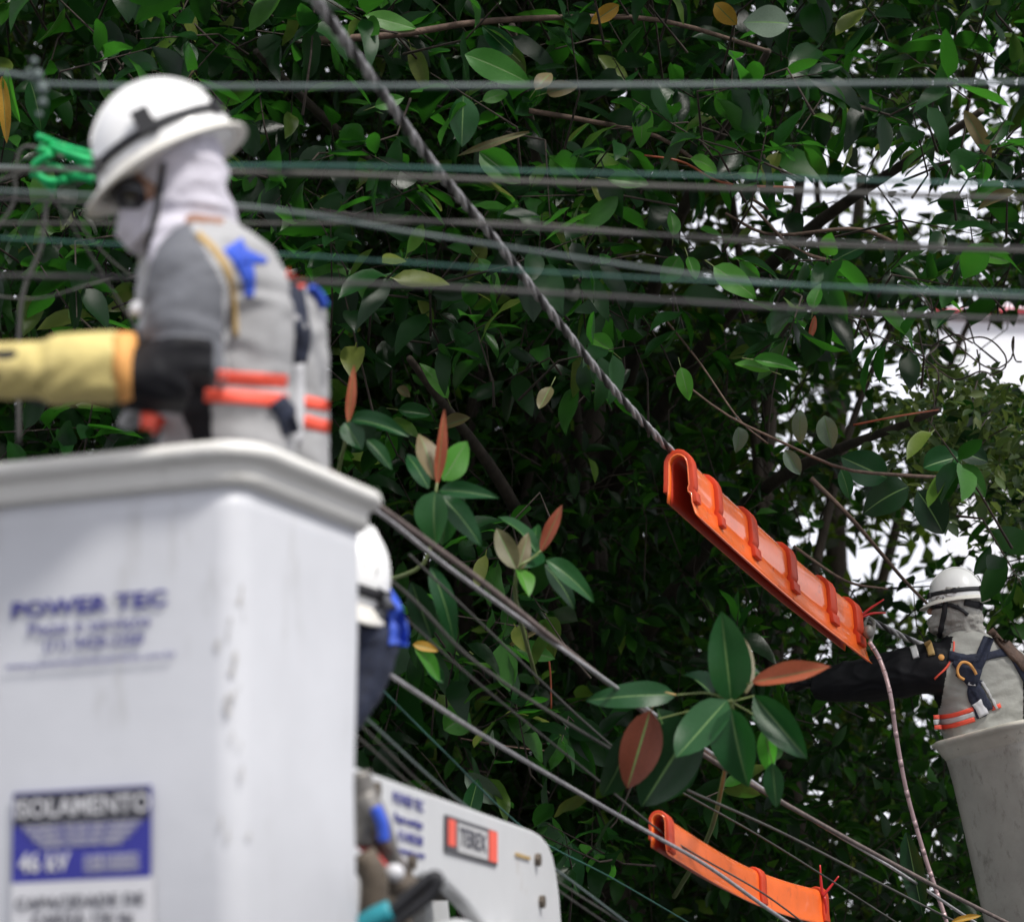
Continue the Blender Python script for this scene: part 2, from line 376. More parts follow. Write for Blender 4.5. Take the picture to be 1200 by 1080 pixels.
def density(px, py):
    """how thick the foliage stands in each direction: thin towards the upper right, open beside the building"""
    t = np.full(px.shape, 1.0)
    t -= .50*blob(px, py, 1010, 220, 170, 60)
    t -= .22*blob(px, py, 1120, 180, 110, 90)
    t -= .28*blob(px, py, 740, 250, 120, 60)
    t -= .35*blob(px, py, 860, 290, 120, 70)
    t -= .22*blob(px, py, 620, 60, 50, 50)
    t -= .40*blob(px, py, 1180, 90, 60, 90)
    t -= .50*blob(px, py, 980, 640, 50, 60)
    t -= .62*blob(px, py, 1175, 610, 70, 60)
    t -= .45*blob(px, py, 1075, 680, 60, 60)
    t -= .35*blob(px, py, 1040, 520, 70, 80)
    t -= .40*blob(px, py, 1080, 420, 80, 60)
    t -= .40*blob(px, py, 1070, 780, 40, 50)
    t -= .25*blob(px, py, 1180, 700, 50, 80)
    nz = vn(px/55+7, py/55+3)*.6+vn2(px/19, py/19)*.4
    t *= .55+.90*nz
    t = t + .30*np.clip((780-px)/300, 0, 1) + .18*np.clip((py-740)/120, 0, 1)*np.clip((1010-px)/60, 0, 1)
    t -= .18*blob(px, py, 960, 260, 260, 130)+.10*blob(px, py, 1010, 215, 90, 35)+.3*blob(px, py, 1060, 660, 120, 60)+.3*blob(px, py, 700, 270, 60, 40)+.25*blob(px, py, 590, 50, 40, 40)+.2*blob(px, py, 580, 340, 40, 40)+.35*blob(px, py, 1060, 440, 60, 60)
    hole = (px > 1108) & (py > 352) & (py < 470) & ((px-1108)*1.0 > (py-352)*.30)
    t = np.where(hole, .0, t)
    return np.clip(t, 0, 1.3)
def clusters(n, x0, x1, y0, y1, d0, d1, fn=density, power=1.6):
    out = []
    need = n
    while need > 0:
        m_ = need*3+100; px = rng.uniform(x0, x1, m_); py = rng.uniform(y0, y1, m_); d = rng.uniform(d0, d1, m_)
        ok = rng.random(m_)*1.3 < fn(px, py)**power
        a = np.stack([px, py, d], 1)[ok][:need]; out.append(a); need -= len(a)
    return np.concatenate(out)
def leaves_from_clusters(cl, per, spread, Lr, up_bias=.8, droop=.35, wr=(.8, 1.2)):
    n = len(cl); c = Pn(cl[:, 0], cl[:, 1], cl[:, 2]); N = n*per; c = np.repeat(c, per, 0)
    axis = rng.normal(size=(n, 3))*.6 + np.array([0, -.55, .35]); axis = np.repeat(axis/np.linalg.norm(axis, axis=1, keepdims=True), per, 0)
    r = rng.normal(size=(N, 3)); r -= axis*np.sum(r*axis, 1, keepdims=True); r /= np.linalg.norm(r, axis=1, keepdims=True)
    k = rng.uniform(.15, 1.0, (N, 1)); dirs = r*1.0 + axis*k + np.array([0, 0, -droop]); 
    pos = c + axis*rng.uniform(-spread, spread, (N, 1)) + r*rng.uniform(0, spread*.25, (N, 1))
    ups = np.array([0, 0, up_bias]) + axis*.6 + rng.normal(size=(N, 3))*.45
    L = rng.uniform(Lr[0], Lr[1], N); ws = rng.uniform(wr[0], wr[1], N)
    global last_axis; last_axis = axis[::per].copy()
    return pos, basis_from(dirs, ups), L, ws
def to_px(pos):
    q = pos-np.array(CAM); d = q@np.array(CF); return 600+q@np.array(CR)/d*F, 540-q@np.array(CU)/d*F, d
hidden_boxes = [(-50, 505, 420, 1130), (100, 90, 395, 520), (-50, 395, 140, 470), (1080, 660, 1230, 1130), (420, 930, 660, 1130), (775, 560, 1000, 700)]
def in_view(px, py):
    ok = (px > 8) & (px < 1192) & (py > 8) & (py < 1072)
    for a, b, c, d in hidden_boxes: ok &= ~((px > a) & (px < c) & (py > b) & (py < d))
    return ok
def leaf_meshes(tmpls, material, wscales, base='leaf'):
    out = []
    for tv, tf, _ in tmpls:
        for ws in wscales:
            me = bpy.data.meshes.new(base); me.from_pydata([(x*ws, y, z) for x, y, z in tv], [], tf); me.materials.append(material)
            me.polygons.foreach_set('use_smooth', [True]*len(tf)); me.update(); out.append(me)
    return out
def plant_leaves(root, pos, R, L, ws, tmpls, far_tmpl, material, nobj, name='leaf'):
    """the leaves that show largest are objects, the rest are one mass"""
    px, py, d = to_px(pos); score = np.where(in_view(px, py), L/d, 0)
    # leaves facing us, and not buried
    score *= (.35+np.abs(R[:, 1, 2])); score *= np.exp(-(d-d.min())*.55)
    idx = np.argsort(-score)[:nobj]; sel = np.zeros(len(pos), bool); sel[idx] = True
    mes = leaf_meshes(tmpls, material, (.85, 1.1)); inv = Matrix.Translation(-root.location)
    for i in idx:
        o = bpy.data.objects.new(name, mes[random.randrange(len(mes))]); COL.objects.link(o); o.parent = root; o.matrix_parent_inverse = inv
        m_ = Matrix(R[i].tolist()).to_4x4() @ Matrix.Diagonal((L[i], L[i], L[i], 1)); m_.translation = Vector(pos[i]); o.matrix_basis = m_
    rest = ~sel
    if rest.any():
        g = joined_leaves('foliage', far_tmpl, pos[rest], R[rest], L[rest], ws[rest], material, root); g['kind'] = 'stuff'
def tree(name, label, tx, td, height, limbs, r0=.16):
    base = P(tx, 1200, td); base.z = .0 if abs(base.y-20) > 6 else .14
    root = thing(name, base, label, 'tree', 'trees along the street')
    top = Vector((base.x+.2, base.y+.3, height))
    pts = spline([base, base+Vector((.08, .1, height*.3)), base+Vector((-.1, .15, height*.65)), top], 16)
    V, Fc = tube_geo(pts, [r0*(1.35 if i == 0 else 1-.045*i) for i in range(17)], 12); MB().add(V, Fc).build('trunk', M['bark'], root)
    for q in limbs:
        k = int(len(pts)*q[0]); s = pts[k]; e = P(*q[1:]); mid = s.lerp(e, .5)+Vector((0, 0, .35))
        V, Fc = tube_geo(spline([s, mid, e], 12), [r0*.3*(1-.068*i)+.006 for i in range(13)], 8); MB().add(V, Fc).build('limb', M['bark'], root)
    return root

def twigs(root, cl, spread, r, seg=5):
    mb_ = MB()
    for c, ax_ in zip(cl, last_axis):
        s = P(*c); a = Vector(ax_); tip = s+a*spread; e = s-a*spread*1.3; e2 = e-a*.12+Vector((random.gauss(0, .08), random.uniform(.05, .3), random.gauss(-.02, .08)))
        mb_.add(*tube_geo([tip, s, e, e2], [r*.5, r, r*1.3, r*1.9], seg, False))
    mb_.build('twigs', M['twigdark'], root)['kind'] = 'stuff'
big = [leaf_template(6, 3, f, c, wv, seed=i, pet=.16, twist=tw_, wave=wa) for i, (c, f, wv, tw_, wa) in enumerate(((.15, .15, .50, .3, .3), (.45, .3, .44, -.5, 1.2), (.8, .2, .52, .2, .8), (-.25, .35, .40, .6, .5), (1.1, .1, .47, -.3, 1.5)))]
mid = [leaf_template(4, 3, .3, c, wv, seed=i, pet=.12, twist=tt) for i, (c, wv, tt) in enumerate(((.1, .50, .4), (.6, .44, -.4), (.9, .52, .2)))]
small = leaf_template(3, 3, .3, .3, .5); tiny = leaf_template(2, 2, .2, .3, .55); 

# far backing trees
def far_density(px, py): return np.clip(density(px, py)*1.1, 0, 1.3)
farspec = [('dense_tree', 'far dark tree with its trunk behind the left bucket worker', -350, 430, 330, 21, 17000),
           ('dense_tree', 'far dark leafy tree filling the middle behind the orange covers', 430, 860, 720, 22, 15000),
           ('dense_tree', 'far sunlit tree behind the helmeted right-hand worker', 860, 1550, 1010, 21.5, 6800)]
for nm, lb, x0, x1, tx, td, n in farspec:
    t = tree(nm, lb, tx, td, 8.5, [(.5, tx+160, 300, td+1), (.6, tx-60, 100, td+1)])
    cl = clusters(n, x0, x1, -420, 1350, 17.5, 24, far_density, 1.5)
    pos, R, L, ws = leaves_from_clusters(cl, 5, .16, (.11, .19), .6, .3)
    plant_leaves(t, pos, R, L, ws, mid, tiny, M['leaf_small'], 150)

# mid trees
def mid_density(px, py):
    t = density(px, py); return np.clip(t*np.where(py < 380, .95, 1.0), 0, 1.3)
midspec = [('evergreen_tree', 'dark glossy tree behind the white helmet of the left worker', -350, 620, 560, 16.5, 3300),
           ('evergreen_tree', 'small-leaved green tree below the long orange cover', 620, 1500, 930, 16, 3300)]
for nm, lb, x0, x1, tx, td, n in midspec:
    t = tree(nm, lb, tx, td, 7.0, [(.4, tx-160, 520, td+1), (.5, tx+140, 330, td+1), (.6, tx-90, 100, td+1)], .10)
    cl = clusters(n, x0, x1, -350, 1300, 13.6, 17.5, mid_density, 2.1)
    pos, R, L, ws = leaves_from_clusters(cl, 7, .15, (.085, .15), .8, .35)
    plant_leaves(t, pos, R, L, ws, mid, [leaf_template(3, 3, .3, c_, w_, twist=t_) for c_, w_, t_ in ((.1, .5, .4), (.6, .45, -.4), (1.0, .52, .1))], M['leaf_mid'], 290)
    twigs(t, cl, .14, .0025, 4)

# the near rubber tree: large leaves across the top and the sprigs in front
rub = tree('rubber_tree', 'large-leaved rubber tree with red shoots hanging across the wires', 715, 15.5, 7.2,
           [(.55, 600, 30, 12.5), (.6, 300, 60, 12.5), (.6, 900, 60, 12.3), (.6, 1150, 130, 12.2), (.5, 1100, 480, 12.6), (.45, 480, 420, 12.2)], .17)
def big_density(px, py):
    t = density(px, py)
    low = np.clip((py-400)/130, 0, 1); wl = np.where(px < 480, .75, .12) + .8*blob(px, py, 1060, 560, 170, 70)+.6*blob(px, py, 560, 800, 170, 160)+.5*blob(px, py, 700, 1000, 200, 60)
    return t*(1-low+low*np.clip(wl, 0, 1))*np.clip(1.15-.35*blob(px, py, 560, 420, 250, 60), 0, 1.3)
cl = clusters(1250, -350, 1550, -300, 1250, 10.6, 14.2, big_density, 2.0)
pos, R, L, ws = leaves_from_clusters(cl, 6, .16, (.12, .23), .75, .4)
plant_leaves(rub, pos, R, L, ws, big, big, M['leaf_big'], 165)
twigs(rub, cl, .17, .0032)
# unseen leaf canopy above the frame, added to shade the foliage
shade_canopy = clusters(2600, -900, 1500, -1700, -330, 12, 20, lambda a, b: np.full(a.shape, 1.0), 1)
opos, oR, oL, ows = leaves_from_clusters(shade_canopy, 6, .22, (.22, .34), .8, .35)
tp = joined_leaves('foliage', big[1], opos, oR, oL, ows, M['leaf_big'], rub); tp['kind'] = 'stuff'
hero_t = {}
def hero_mesh(matname, wr, curl, vein=True, fold=.22):
    key = (matname, round(wr*8)/8, round(curl*4)/4, fold)
    if key not in hero_t:
        tv, tf, mi = leaf_template(9, 6, fold, key[2], key[1], vein=vein, wave=.8, seed=len(hero_t))
        me = bpy.data.meshes.new('leaf'); me.from_pydata(tv.tolist(), [], tf); me.materials.append(M[matname]); me.materials.append(M['vein'])
        me.polygons.foreach_set('material_index', mi); me.polygons.foreach_set('use_smooth', [True]*len(tf)); me.update(); hero_t[key] = me
    return hero_t[key]
def hero(bx, by, tx, ty, wpx, d, mname='hero', dz=0, curl=None, roll=None, fold=None, label=None):
    curl = random.choice((.1, .4, .75, 1.0)) if curl is None else curl; roll = random.uniform(-.6, .6) if roll is None else roll; fold = random.choice((.12, .3, .5)) if fold is None else fold; wpx *= 1.06
    a = P(bx, by, d); b = P(tx, ty, d+dz); y = (b-a); L_ = y.length; y.normalize()
    wr = wpx/F*d/L_; n_ = (-ray(bx, by)+Vector((0, 0, .35)) + CR*roll); z = (n_-y*n_.dot(y)).normalized(); x = y.cross(z)
    qwr = max(.125, round(wr*8)/8)
    o = bpy.data.objects.new('leaf', hero_mesh(mname, qwr, curl, fold=fold)); COL.objects.link(o); o.parent = rub; o.matrix_parent_inverse = Matrix.Translation(-rub.location)
    m_ = Matrix((x*L_*wr/qwr, y*L_, z*L_)).transposed().to_4x4(); m_.translation = a; o.matrix_basis = m_
    if label: o['label'] = label
    return o
def stem(pts, r0, r1, mname='stem', name='stem', parent=None, n=14):
    q = spline([P(*p) for p in pts], n); V, Fc = tube_geo(q, [r0+(r1-r0)*i/n for i in range(n+1)], 7); return MB().add(V, Fc).build(name, M[mname], parent or rub)
dA = 8.7
for h in [(857, 822, 845, 716, 50, dA, 'hero', -.05), (874, 812, 873, 725, 27, dA+.05, 'hero_olive', .05), (852, 820, 792, 888, 52, dA-.05, 'hero', -.08),
          (857, 830, 869, 920, 50, dA-.1, 'hero', -.05), (884, 815, 946, 889, 38, dA, 'hero', -.06), (882, 799, 974, 781, 25, dA-.05, 'hero_red', -.1),
          (792, 814, 691, 812, 32, dA, 'hero', -.04), (762, 832, 735, 924, 46, dA-.12, 'hero_brown', .0), (742, 850, 716, 942, 52, dA+.1, 'hero_dark', .05),
          (820, 838, 752, 945, 66, dA+.02, 'hero_dark', .05), (900, 850, 898, 908, 22, dA+.1, 'hero_bright', .0), (905, 893, 910, 946, 24, dA+.1, 'hero', .0),
          (815, 880, 783, 950, 30, dA+.06, 'hero', 0), (880, 840, 935, 850, 28, dA+.12, 'hero', .1), (860, 800, 900, 770, 26, dA+.15, 'hero_dark', .1),
          (835, 815, 805, 775, 30, dA+.15, 'hero_dark', .1), (770, 830, 800, 905, 40, dA+.14, 'hero_dark', .0), (890, 870, 930, 900, 20, dA+.2, 'hero', .1)]:
    hero(*h)
stem([(857, 818, dA), (858, 845, dA+.1), (850, 900, dA+.9), (830, 980, dA+2.4), (790, 1050, dA+4)], .006, .011)
stem([(857, 822, dA), (830, 812, dA), (792, 814, dA)], .004, .0025); stem([(792, 814, dA), (775, 812, dA), (762, 834, dA)], .003, .002, 'gold')
stem([(857, 822, dA), (884, 815, dA)], .003, .002); stem([(857, 822, dA), (800, 835, dA+.1), (742, 850, dA+.1)], .004, .002)
stem([(857, 822, dA), (866, 806, dA), (882, 799, dA-.05)], .003, .002); stem([(857, 822, dA), (890, 845, dA+.1), (905, 893, dA+.1)], .003, .002)
dB = 8.6
for h in [(512, 568, 521, 480, 13, dB, 'hero_red', 0, 0), (508, 562, 498, 502, 30, dB, 'hero_olive', .05), (519, 563, 547, 517, 32, dB+.1, 'hero_bright', .05),
          (514, 575, 572, 572, 20, dB, 'hero', -.1, .8), (510, 576, 503, 633, 40, dB-.05, 'hero', -.05), (516, 580, 567, 628, 28, dB, 'hero', -.05), (518, 577, 528, 645, 34, dB+.1, 'hero', .05),
          (502, 572, 474, 518, 20, dB+.1, 'hero', .1), (516, 572, 562, 605, 30, dB+.12, 'hero_dark', .1), (505, 665, 541, 742, 26, dB, 'hero', -.05), (482, 682, 506, 748, 30, dB+.1, 'hero_dark', .05),
          (634, 646, 659, 591, 15, dB+.3, 'hero_red', 0, 0), (605, 667, 582, 619, 24, dB+.3, 'hero_olive', .05), (607, 668, 619, 624, 18, dB+.35, 'hero_olive', .05), (628, 646, 592, 588, 18, dB+.4, 'hero', .1),
          (632, 650, 618, 605, 22, dB+.4, 'hero', .1), (640, 656, 698, 690, 24, dB+.3, 'hero', -.05), (638, 662, 683, 706, 24, dB+.35, 'hero_dark', 0), (608, 668, 624, 684, 22, dB+.3, 'hero_bright', -.1), (612, 664, 640, 640, 26, dB+.4, 'hero', .1),
          (408, 496, 415, 428, 11, dB, 'hero_red', 0, 0), (412, 492, 468, 494, 22, dB, 'hero', -.1, .8), (404, 495, 424, 527, 26, dB, 'hero', -.05), (430, 515, 459, 541, 17, dB, 'hero', -.05),
          (486, 757, 523, 792, 18, dB+.2, 'hero_bright', 0), (484, 755, 514, 760, 12, dB+.2, 'hero_yellow', 0), (500, 780, 520, 800, 16, dB+.3, 'hero', 0),
          (2, 90, 8, 168, 14, 11, 'hero_yellow', 0), (8, 80, 14, 140, 12, 11, 'hero_bright', 0)]:
    hero(*h)
stem([(512, 565, dB), (508, 600, dB), (500, 655, dB), (470, 675, dB+.1), (440, 680, dB+.5), (400, 700, dB+2)], .004, .009)
stem([(634, 645, dB+.3), (622, 655, dB+.3), (607, 668, dB+.3), (606, 710, dB+.6), (630, 800, dB+2.5)], .003, .008)
stem([(408, 492, dB), (404, 520, dB+.1), (395, 570, dB+.5), (390, 700, dB+2)], .004, .008)
# separate bright, pale and dead leaves in the crown
for h in [(545, 64, 623, 92, 34, 10.6, 'hero_bright'), (543, 112, 541, 172, 38, 10.7, 'hero'), (562, 178, 610, 215, 34, 11, 'hero_bright'), (752, 120, 755, 172, 26, 11, 'hero_bright'),
          (428, 18, 488, 34, 22, 11, 'hero_bright'), (796, 300, 775, 332, 26, 11.5, 'hero_bright'), (1130, 298, 1188, 300, 24, 11.6, 'hero_bright'), (1125, 545, 1163, 578, 24, 11.4, 'hero_bright'),
          (1082, 548, 1128, 530, 30, 11.3, 'hero'), (1122, 528, 1158, 541, 26, 11.4, 'hero_dark'), (1075, 575, 1112, 625, 40, 11.6, 'hero_dark'), (1065, 570, 1010, 590, 44, 11.7, 'hero_dark'), (1040, 560, 985, 535, 40, 11.6, 'hero'),
          (938, 480, 935, 520, 18, 11, 'hero_pale'), (966, 487, 974, 526, 24, 11, 'hero_pale'), (865, 500, 868, 530, 20, 11, 'hero_pale'), (920, 527, 938, 556, 18, 11, 'hero_pale'), (985, 550, 1000, 583, 18, 11.2, 'hero'),
          (925, 28, 872, 22, 38, 10.8, 'hero_pale'), (725, 6, 692, 28, 18, 11, 'hero_yellow'), (838, 4, 862, 30, 22, 11, 'hero_yellow'), (1155, 190, 1150, 215, 20, 11.4, 'hero_bright'), (1176, 215, 1140, 232, 20, 11.4, 'hero_bright'),
          (1130, 130, 1165, 185, 18, 11.2, 'hero_olive'), (1190, 225, 1145, 238, 14, 11.2, 'hero_olive'), (620, 155, 533, 178, 9, 10.7, 'hero_olive'), (1062, 975, 1082, 1075, 26, 11.2, 'hero_dark'), (690, 870, 640, 870, 34, 12, 'hero'),
          (550, 835, 520, 855, 36, 11.5, 'hero_bright'), (640, 990, 690, 1040, 40, 12, 'hero'), (700, 1000, 712, 1035, 34, 11.5, 'hero_bright'), (560, 912, 545, 970, 22, 11, 'hero'), (545, 905, 590, 945, 26, 11.3, 'hero_pale'),
          (595, 760, 652, 765, 24, 11.6, 'hero_bright'), (640, 735, 586, 758, 6, 11.3, 'hero_olive'), (578, 855, 574, 888, 6, 10.6, 'hero_pale'), (955, 370, 948, 400, 8, 11.6, 'hero_red'), (330, 235, 318, 275, 9, 11, 'hero_bright'),
          (218, 100, 228, 62, 8, 10.8, 'hero_olive'), (1115, 1080, 1150, 1070, 7, 10, 'hero_yellow'), (465, 455, 482, 462, 12, 12, 'hero_olive'), (35, 95, 55, 150, 30, 11.5, 'hero')]:
    h = list(h); hero(*h)
for k in range(26):
    a, b = random.uniform(400, 1190), random.uniform(15, 600)
    if 740 < a < 1040 and b > 480 or (a > 1100 and 340 < b < 480): continue
    th_ = random.uniform(0, 6.28); l_ = random.uniform(32, 62); mm_ = random.choice(['hero_bright', 'hero_bright', 'hero', 'hero_olive', 'hero_bright'])
    dd_ = random.uniform(10.6, 11.6); hero(a, b, a+l_*math.cos(th_), b+l_*math.sin(th_)*.8, l_*random.uniform(.32, .55), dd_, mm_, random.uniform(-.08, .08))
    stem([(a-14*math.cos(th_), b-12*math.sin(th_), dd_+.02), (a, b, dd_)], .002, .0015, n=3)
for pts, r0, r1, mm_ in [([(365, 48, 11), (470, 40, 11), (560, 26, 11.1), (680, 20, 11.2), (780, 25, 11.4), (900, 60, 12)], .016, .009, 'twig'),
                         ([(780, 375, 11.4), (820, 425, 11.4), (865, 490, 11.3), (900, 520, 11.3)], .005, .004, 'twig'),
                         ([(790, 440, 11.3), (850, 485, 11.2), (910, 515, 11.2), (985, 548, 11.3), (1050, 556, 11.5), (1120, 560, 11.8)], .004, .008, 'twig'),
                         ([(620, 130, 11.5), (680, 140, 11.5), (770, 160, 11.7), (830, 200, 12), (900, 245, 12.2)], .012, .007, 'twig'),
                         ([(850, 250, 12), (905, 275, 12), (1000, 268, 12), (1050, 285, 12.2)], .006, .010, 'twig'),
                         ([(880, 240, 12), (930, 290, 12), (985, 310, 12.2)], .006, .010, 'twig'),
                         ([(755, 182, 11), (800, 190, 11), (850, 215, 11.2), (930, 220, 11.5)], .004, .006, 'hero_red'),
                         ([(950, 560, 12.5), (1000, 610, 12.5), (1060, 680, 12.7), (1100, 720, 13)], .012, .006, 'twig'),
                         ([(930, 640, 12.6), (990, 680, 12.5), (1040, 690, 12.6)], .008, .005, 'twig'),
                         ([(540, 865, 11.6), (600, 875, 11.6), (665, 882, 11.8)], .004, .003, 'twig'),
                         ([(640, 745, 12), (645, 790, 12), (646, 830, 12)], .005, .004, 'hero_red'),
                         ([(1000, 498, 12), (1050, 488, 12), (1100, 480, 12.2)], .005, .004, 'hero_red')]:
    stem(pts, r0, r1, mm_, 'branch')

# curly bare vine by the building
vr = thing('climbing_vine', P(1120, 520, 13.2), 'curly bare vine with small pale leaves in front of the pale building', 'vine')
def tendril(pts, r=.004, d=13):
    q = spline([P(a, b, d+.3*math.sin(i*1.7)) for i, (a, b) in enumerate(pts)], 36); MB().add(*tube_geo(q, r, 5)).build('tendril', M['wirebrown'], vr)
for t_ in [[(1040, 330), (1080, 345), (1105, 385), (1140, 420), (1165, 432), (1185, 420), (1188, 395), (1186, 405), (1190, 422), (1197, 424)],
           [(1075, 345), (1110, 385), (1130, 400), (1128, 425), (1105, 430), (1090, 410), (1118, 392), (1140, 402)],
           [(1060, 400), (1100, 405), (1150, 395), (1175, 412), (1178, 430), (1160, 440)], [(1075, 380), (1085, 430), (1095, 470), (1088, 510)],
           [(1050, 440), (1090, 430), (1120, 445), (1150, 435), (1170, 445)], [(1145, 410), (1148, 435), (1140, 470), (1150, 500)], [(1185, 450), (1165, 475), (1150, 500)],
           [(1090, 350), (1100, 400), (1085, 420), (1100, 440), (1095, 500), (1110, 560)], [(1180, 500), (1150, 520), (1130, 560)]]: tendril(t_)
def vine_density(px, py): return np.clip(blob(px, py, 1110, 470, 60, 50)+.9*blob(px, py, 1180, 510, 60, 50)*(py > 455)+blob(px, py, 1150, 560, 90, 60), 0, 1)*((py > 430) | (px < 1120)) * np.where((py < 452) & (px > 1130), .15, 1)
cl = clusters(330, 1020, 1330, 380, 680, 12.6, 14.5, vine_density, 1.0)
pos, R, L, ws = leaves_from_clusters(cl, 4, .08, (.05, .09), .6, .4)
plant_leaves(vr, pos, R, L, ws, mid, small, M['leaf_vine'], 160)

# ------------------------------------------------------------------ wires
def wire(name, label, pts, r, mname, n=60, seg=8, group=None, cat='wire'):
    q = spline([P(*p) for p in pts], n); o = MB().add(*tube_geo(q, r, seg)).build(name, M[mname])
    return tag(o, label, cat, group)
wg = 'overhead wires crossing the picture'
for pts, r, mm_, lb in [
    ([(-200, 60, 6.0), (20, 88, 6.0), (90, 100, 6.0), (500, 101, 6.0), (900, 99, 6.2), (1400, 95, 6.2)], .0055, 'wirelight', 'topmost pale overhead wire crossing above the white helmet'),
    ([(-200, 205, 6.2), (300, 194, 6.2), (700, 203, 6.2), (1400, 222, 6.4)], .004, 'wireteal', 'thin teal overhead wire just below the white helmet rim'),
    ([(-200, 198, 6.2), (300, 202, 6.2), (700, 216, 6.4), (1400, 240, 6.4)], .006, 'wiregrey', 'thick grey overhead wire running beneath the teal wire'),
    ([(-200, 225, 6.4), (300, 246, 6.4), (700, 272, 6.5), (1100, 288, 6.5), (1400, 294, 6.5)], .004, 'wiredark', 'dark overhead wire level with the left worker neck'),
    ([(-200, 215, 6.0), (250, 238, 6.0), (500, 275, 6.2), (800, 320, 6.2), (1000, 338, 6.4), (1400, 358, 6.5)], .004, 'wirelight', 'pale overhead wire sloping down to the building roof edge'),
    ([(-200, 268, 6.2), (300, 296, 6.2), (800, 328, 6.2), (1400, 350, 6.4)], .003, 'wireteal', 'hair-thin teal overhead wire above the lowest dark one'),
    ([(-200, 320, 5.9), (350, 330, 5.9), (650, 344, 6.0), (900, 360, 6.0), (1150, 373, 6.2), (1400, 382, 6.2)], .0055, 'wiredark', 'lowest dark overhead wire meeting the red roof edge'),
    ([(-200, 262, 6.5), (300, 262, 6.5), (600, 262, 6.5), (900, 285, 6.7), (1400, 300, 6.7)], .004, 'wiregrey', 'middle thin grey overhead wire behind the twisted cable'),
]: wire('overhead_wire', lb, pts, r, mm_, group=wg)
wl_ = 'service wires sagging to the lower right'
for pts, r, mm_, lb in [
    ([(300, 490, 6.8), (437, 588, 7.3), (560, 678, 7.9), (640, 742, 8.3), (700, 790, 8.7), (790, 860, 9.2), (900, 930, 9.8), (1100, 1040, 11), (1300, 1140, 12.5)], .0085, 'wirebrown', 'thick brown service wire leaving the left bucket rim'),
    ([(300, 505, 7), (440, 598, 7.4), (500, 645, 7.7), (560, 690, 8), (740, 818, 8.8), (845, 890, 9.6), (922, 942, 10.2), (1048, 1018, 11), (1130, 1072, 11.6), (1250, 1150, 12)], .0065, 'alu', 'bright metal wire running alongside the thick brown one'),
    ([(300, 560, 7), (470, 690, 7.6), (560, 778, 8), (700, 868, 8.8), (790, 918, 9.4), (922, 978, 10.2), (1105, 1072, 11.3), (1250, 1140, 12)], .005, 'wiregrey', 'grey wire passing just above the small orange cover'),
    ([(300, 690, 7.2), (450, 786, 7.7), (560, 858, 8.3), (690, 935, 9), (760, 975, 9.4), (830, 1015, 9.8), (920, 1078, 10.3), (1050, 1160, 11)], .007, 'alu', 'bright sagging wire passing in front of the small orange cover'),
    ([(470, 720, 7.8), (560, 800, 8.2), (690, 905, 9), (790, 985, 9.7), (900, 1050, 10.2), (990, 1120, 10.6)], .0035, 'wiregrey', 'thin wire crossing the end of the small orange cover'),
    ([(480, 650, 8), (600, 765, 8.6), (690, 850, 9.2), (760, 905, 9.6), (900, 985, 10.4), (1050, 1080, 11)], .0035, 'wiregrey', 'thin grey wire behind the foreground leaf sprig'),
    ([(300, 730, 6.9), (425, 838, 7.4), (530, 932, 7.9), (640, 1010, 8.4), (740, 1085, 8.8), (840, 1160, 9.2)], .0035, 'wirelight', 'upper thin wire of the three above the white boom'),
    ([(300, 745, 6.9), (425, 852, 7.4), (520, 940, 7.9), (650, 1030, 8.4), (735, 1085, 8.8), (840, 1160, 9.2)], .003, 'wiregrey', 'middle thin wire of the three above the white boom'),
    ([(300, 762, 6.9), (425, 868, 7.4), (505, 938, 7.9), (650, 1040, 8.4), (715, 1085, 8.8), (820, 1160, 9.2)], .003, 'wiregrey', 'lowest thin wire of the three above the white boom'),
    ([(430, 790, 8.5), (520, 880, 9), (620, 975, 9.6), (720, 1030, 10), (840, 1100, 10.6)], .003, 'wireteal', 'faint teal wire dropping behind the white boom'),
]: wire('service_wire', lb, pts, r, mm_, group=wl_)

def twisted(name, label, pts, R0, rs, pitch, strands=3, mname='alu'):
    q = spline([P(*p) for p in pts], 420); fr = frames(q); s = 0; S = [0]
    for i in range(1, len(q)): s += (q[i]-q[i-1]).length; S.append(s)
    t = thing(name, q[len(q)//2], label, 'cable')
    for k in range(strands):
        c = [p + (u*math.cos(2*math.pi*(S[i]/pitch+k/strands))+v*math.sin(2*math.pi*(S[i]/pitch+k/strands)))*R0 for i, (p, T, u, v) in enumerate(fr)]
        MB().add(*tube_geo(c, rs, 7)).build('strand', M['wiredark'] if k == 2 else M[mname], t)
    return t
twisted('twisted_cable', 'thick twisted metal cable descending into the long orange cover',
        [(300, -110, 6.4), (368, -3, 6.9), (440, 98, 7.5), (510, 196, 8.1), (575, 275, 8.7), (650, 372, 9.3), (715, 452, 9.9), (782, 524, 10.5), (850, 586, 11), (925, 654, 11.6), (1000, 714, 12.1), (1035, 734, 12.3), (1082, 756, 12.6), (1150, 780, 12.9), (1300, 850, 14)],
        .0075, .0080, .25)

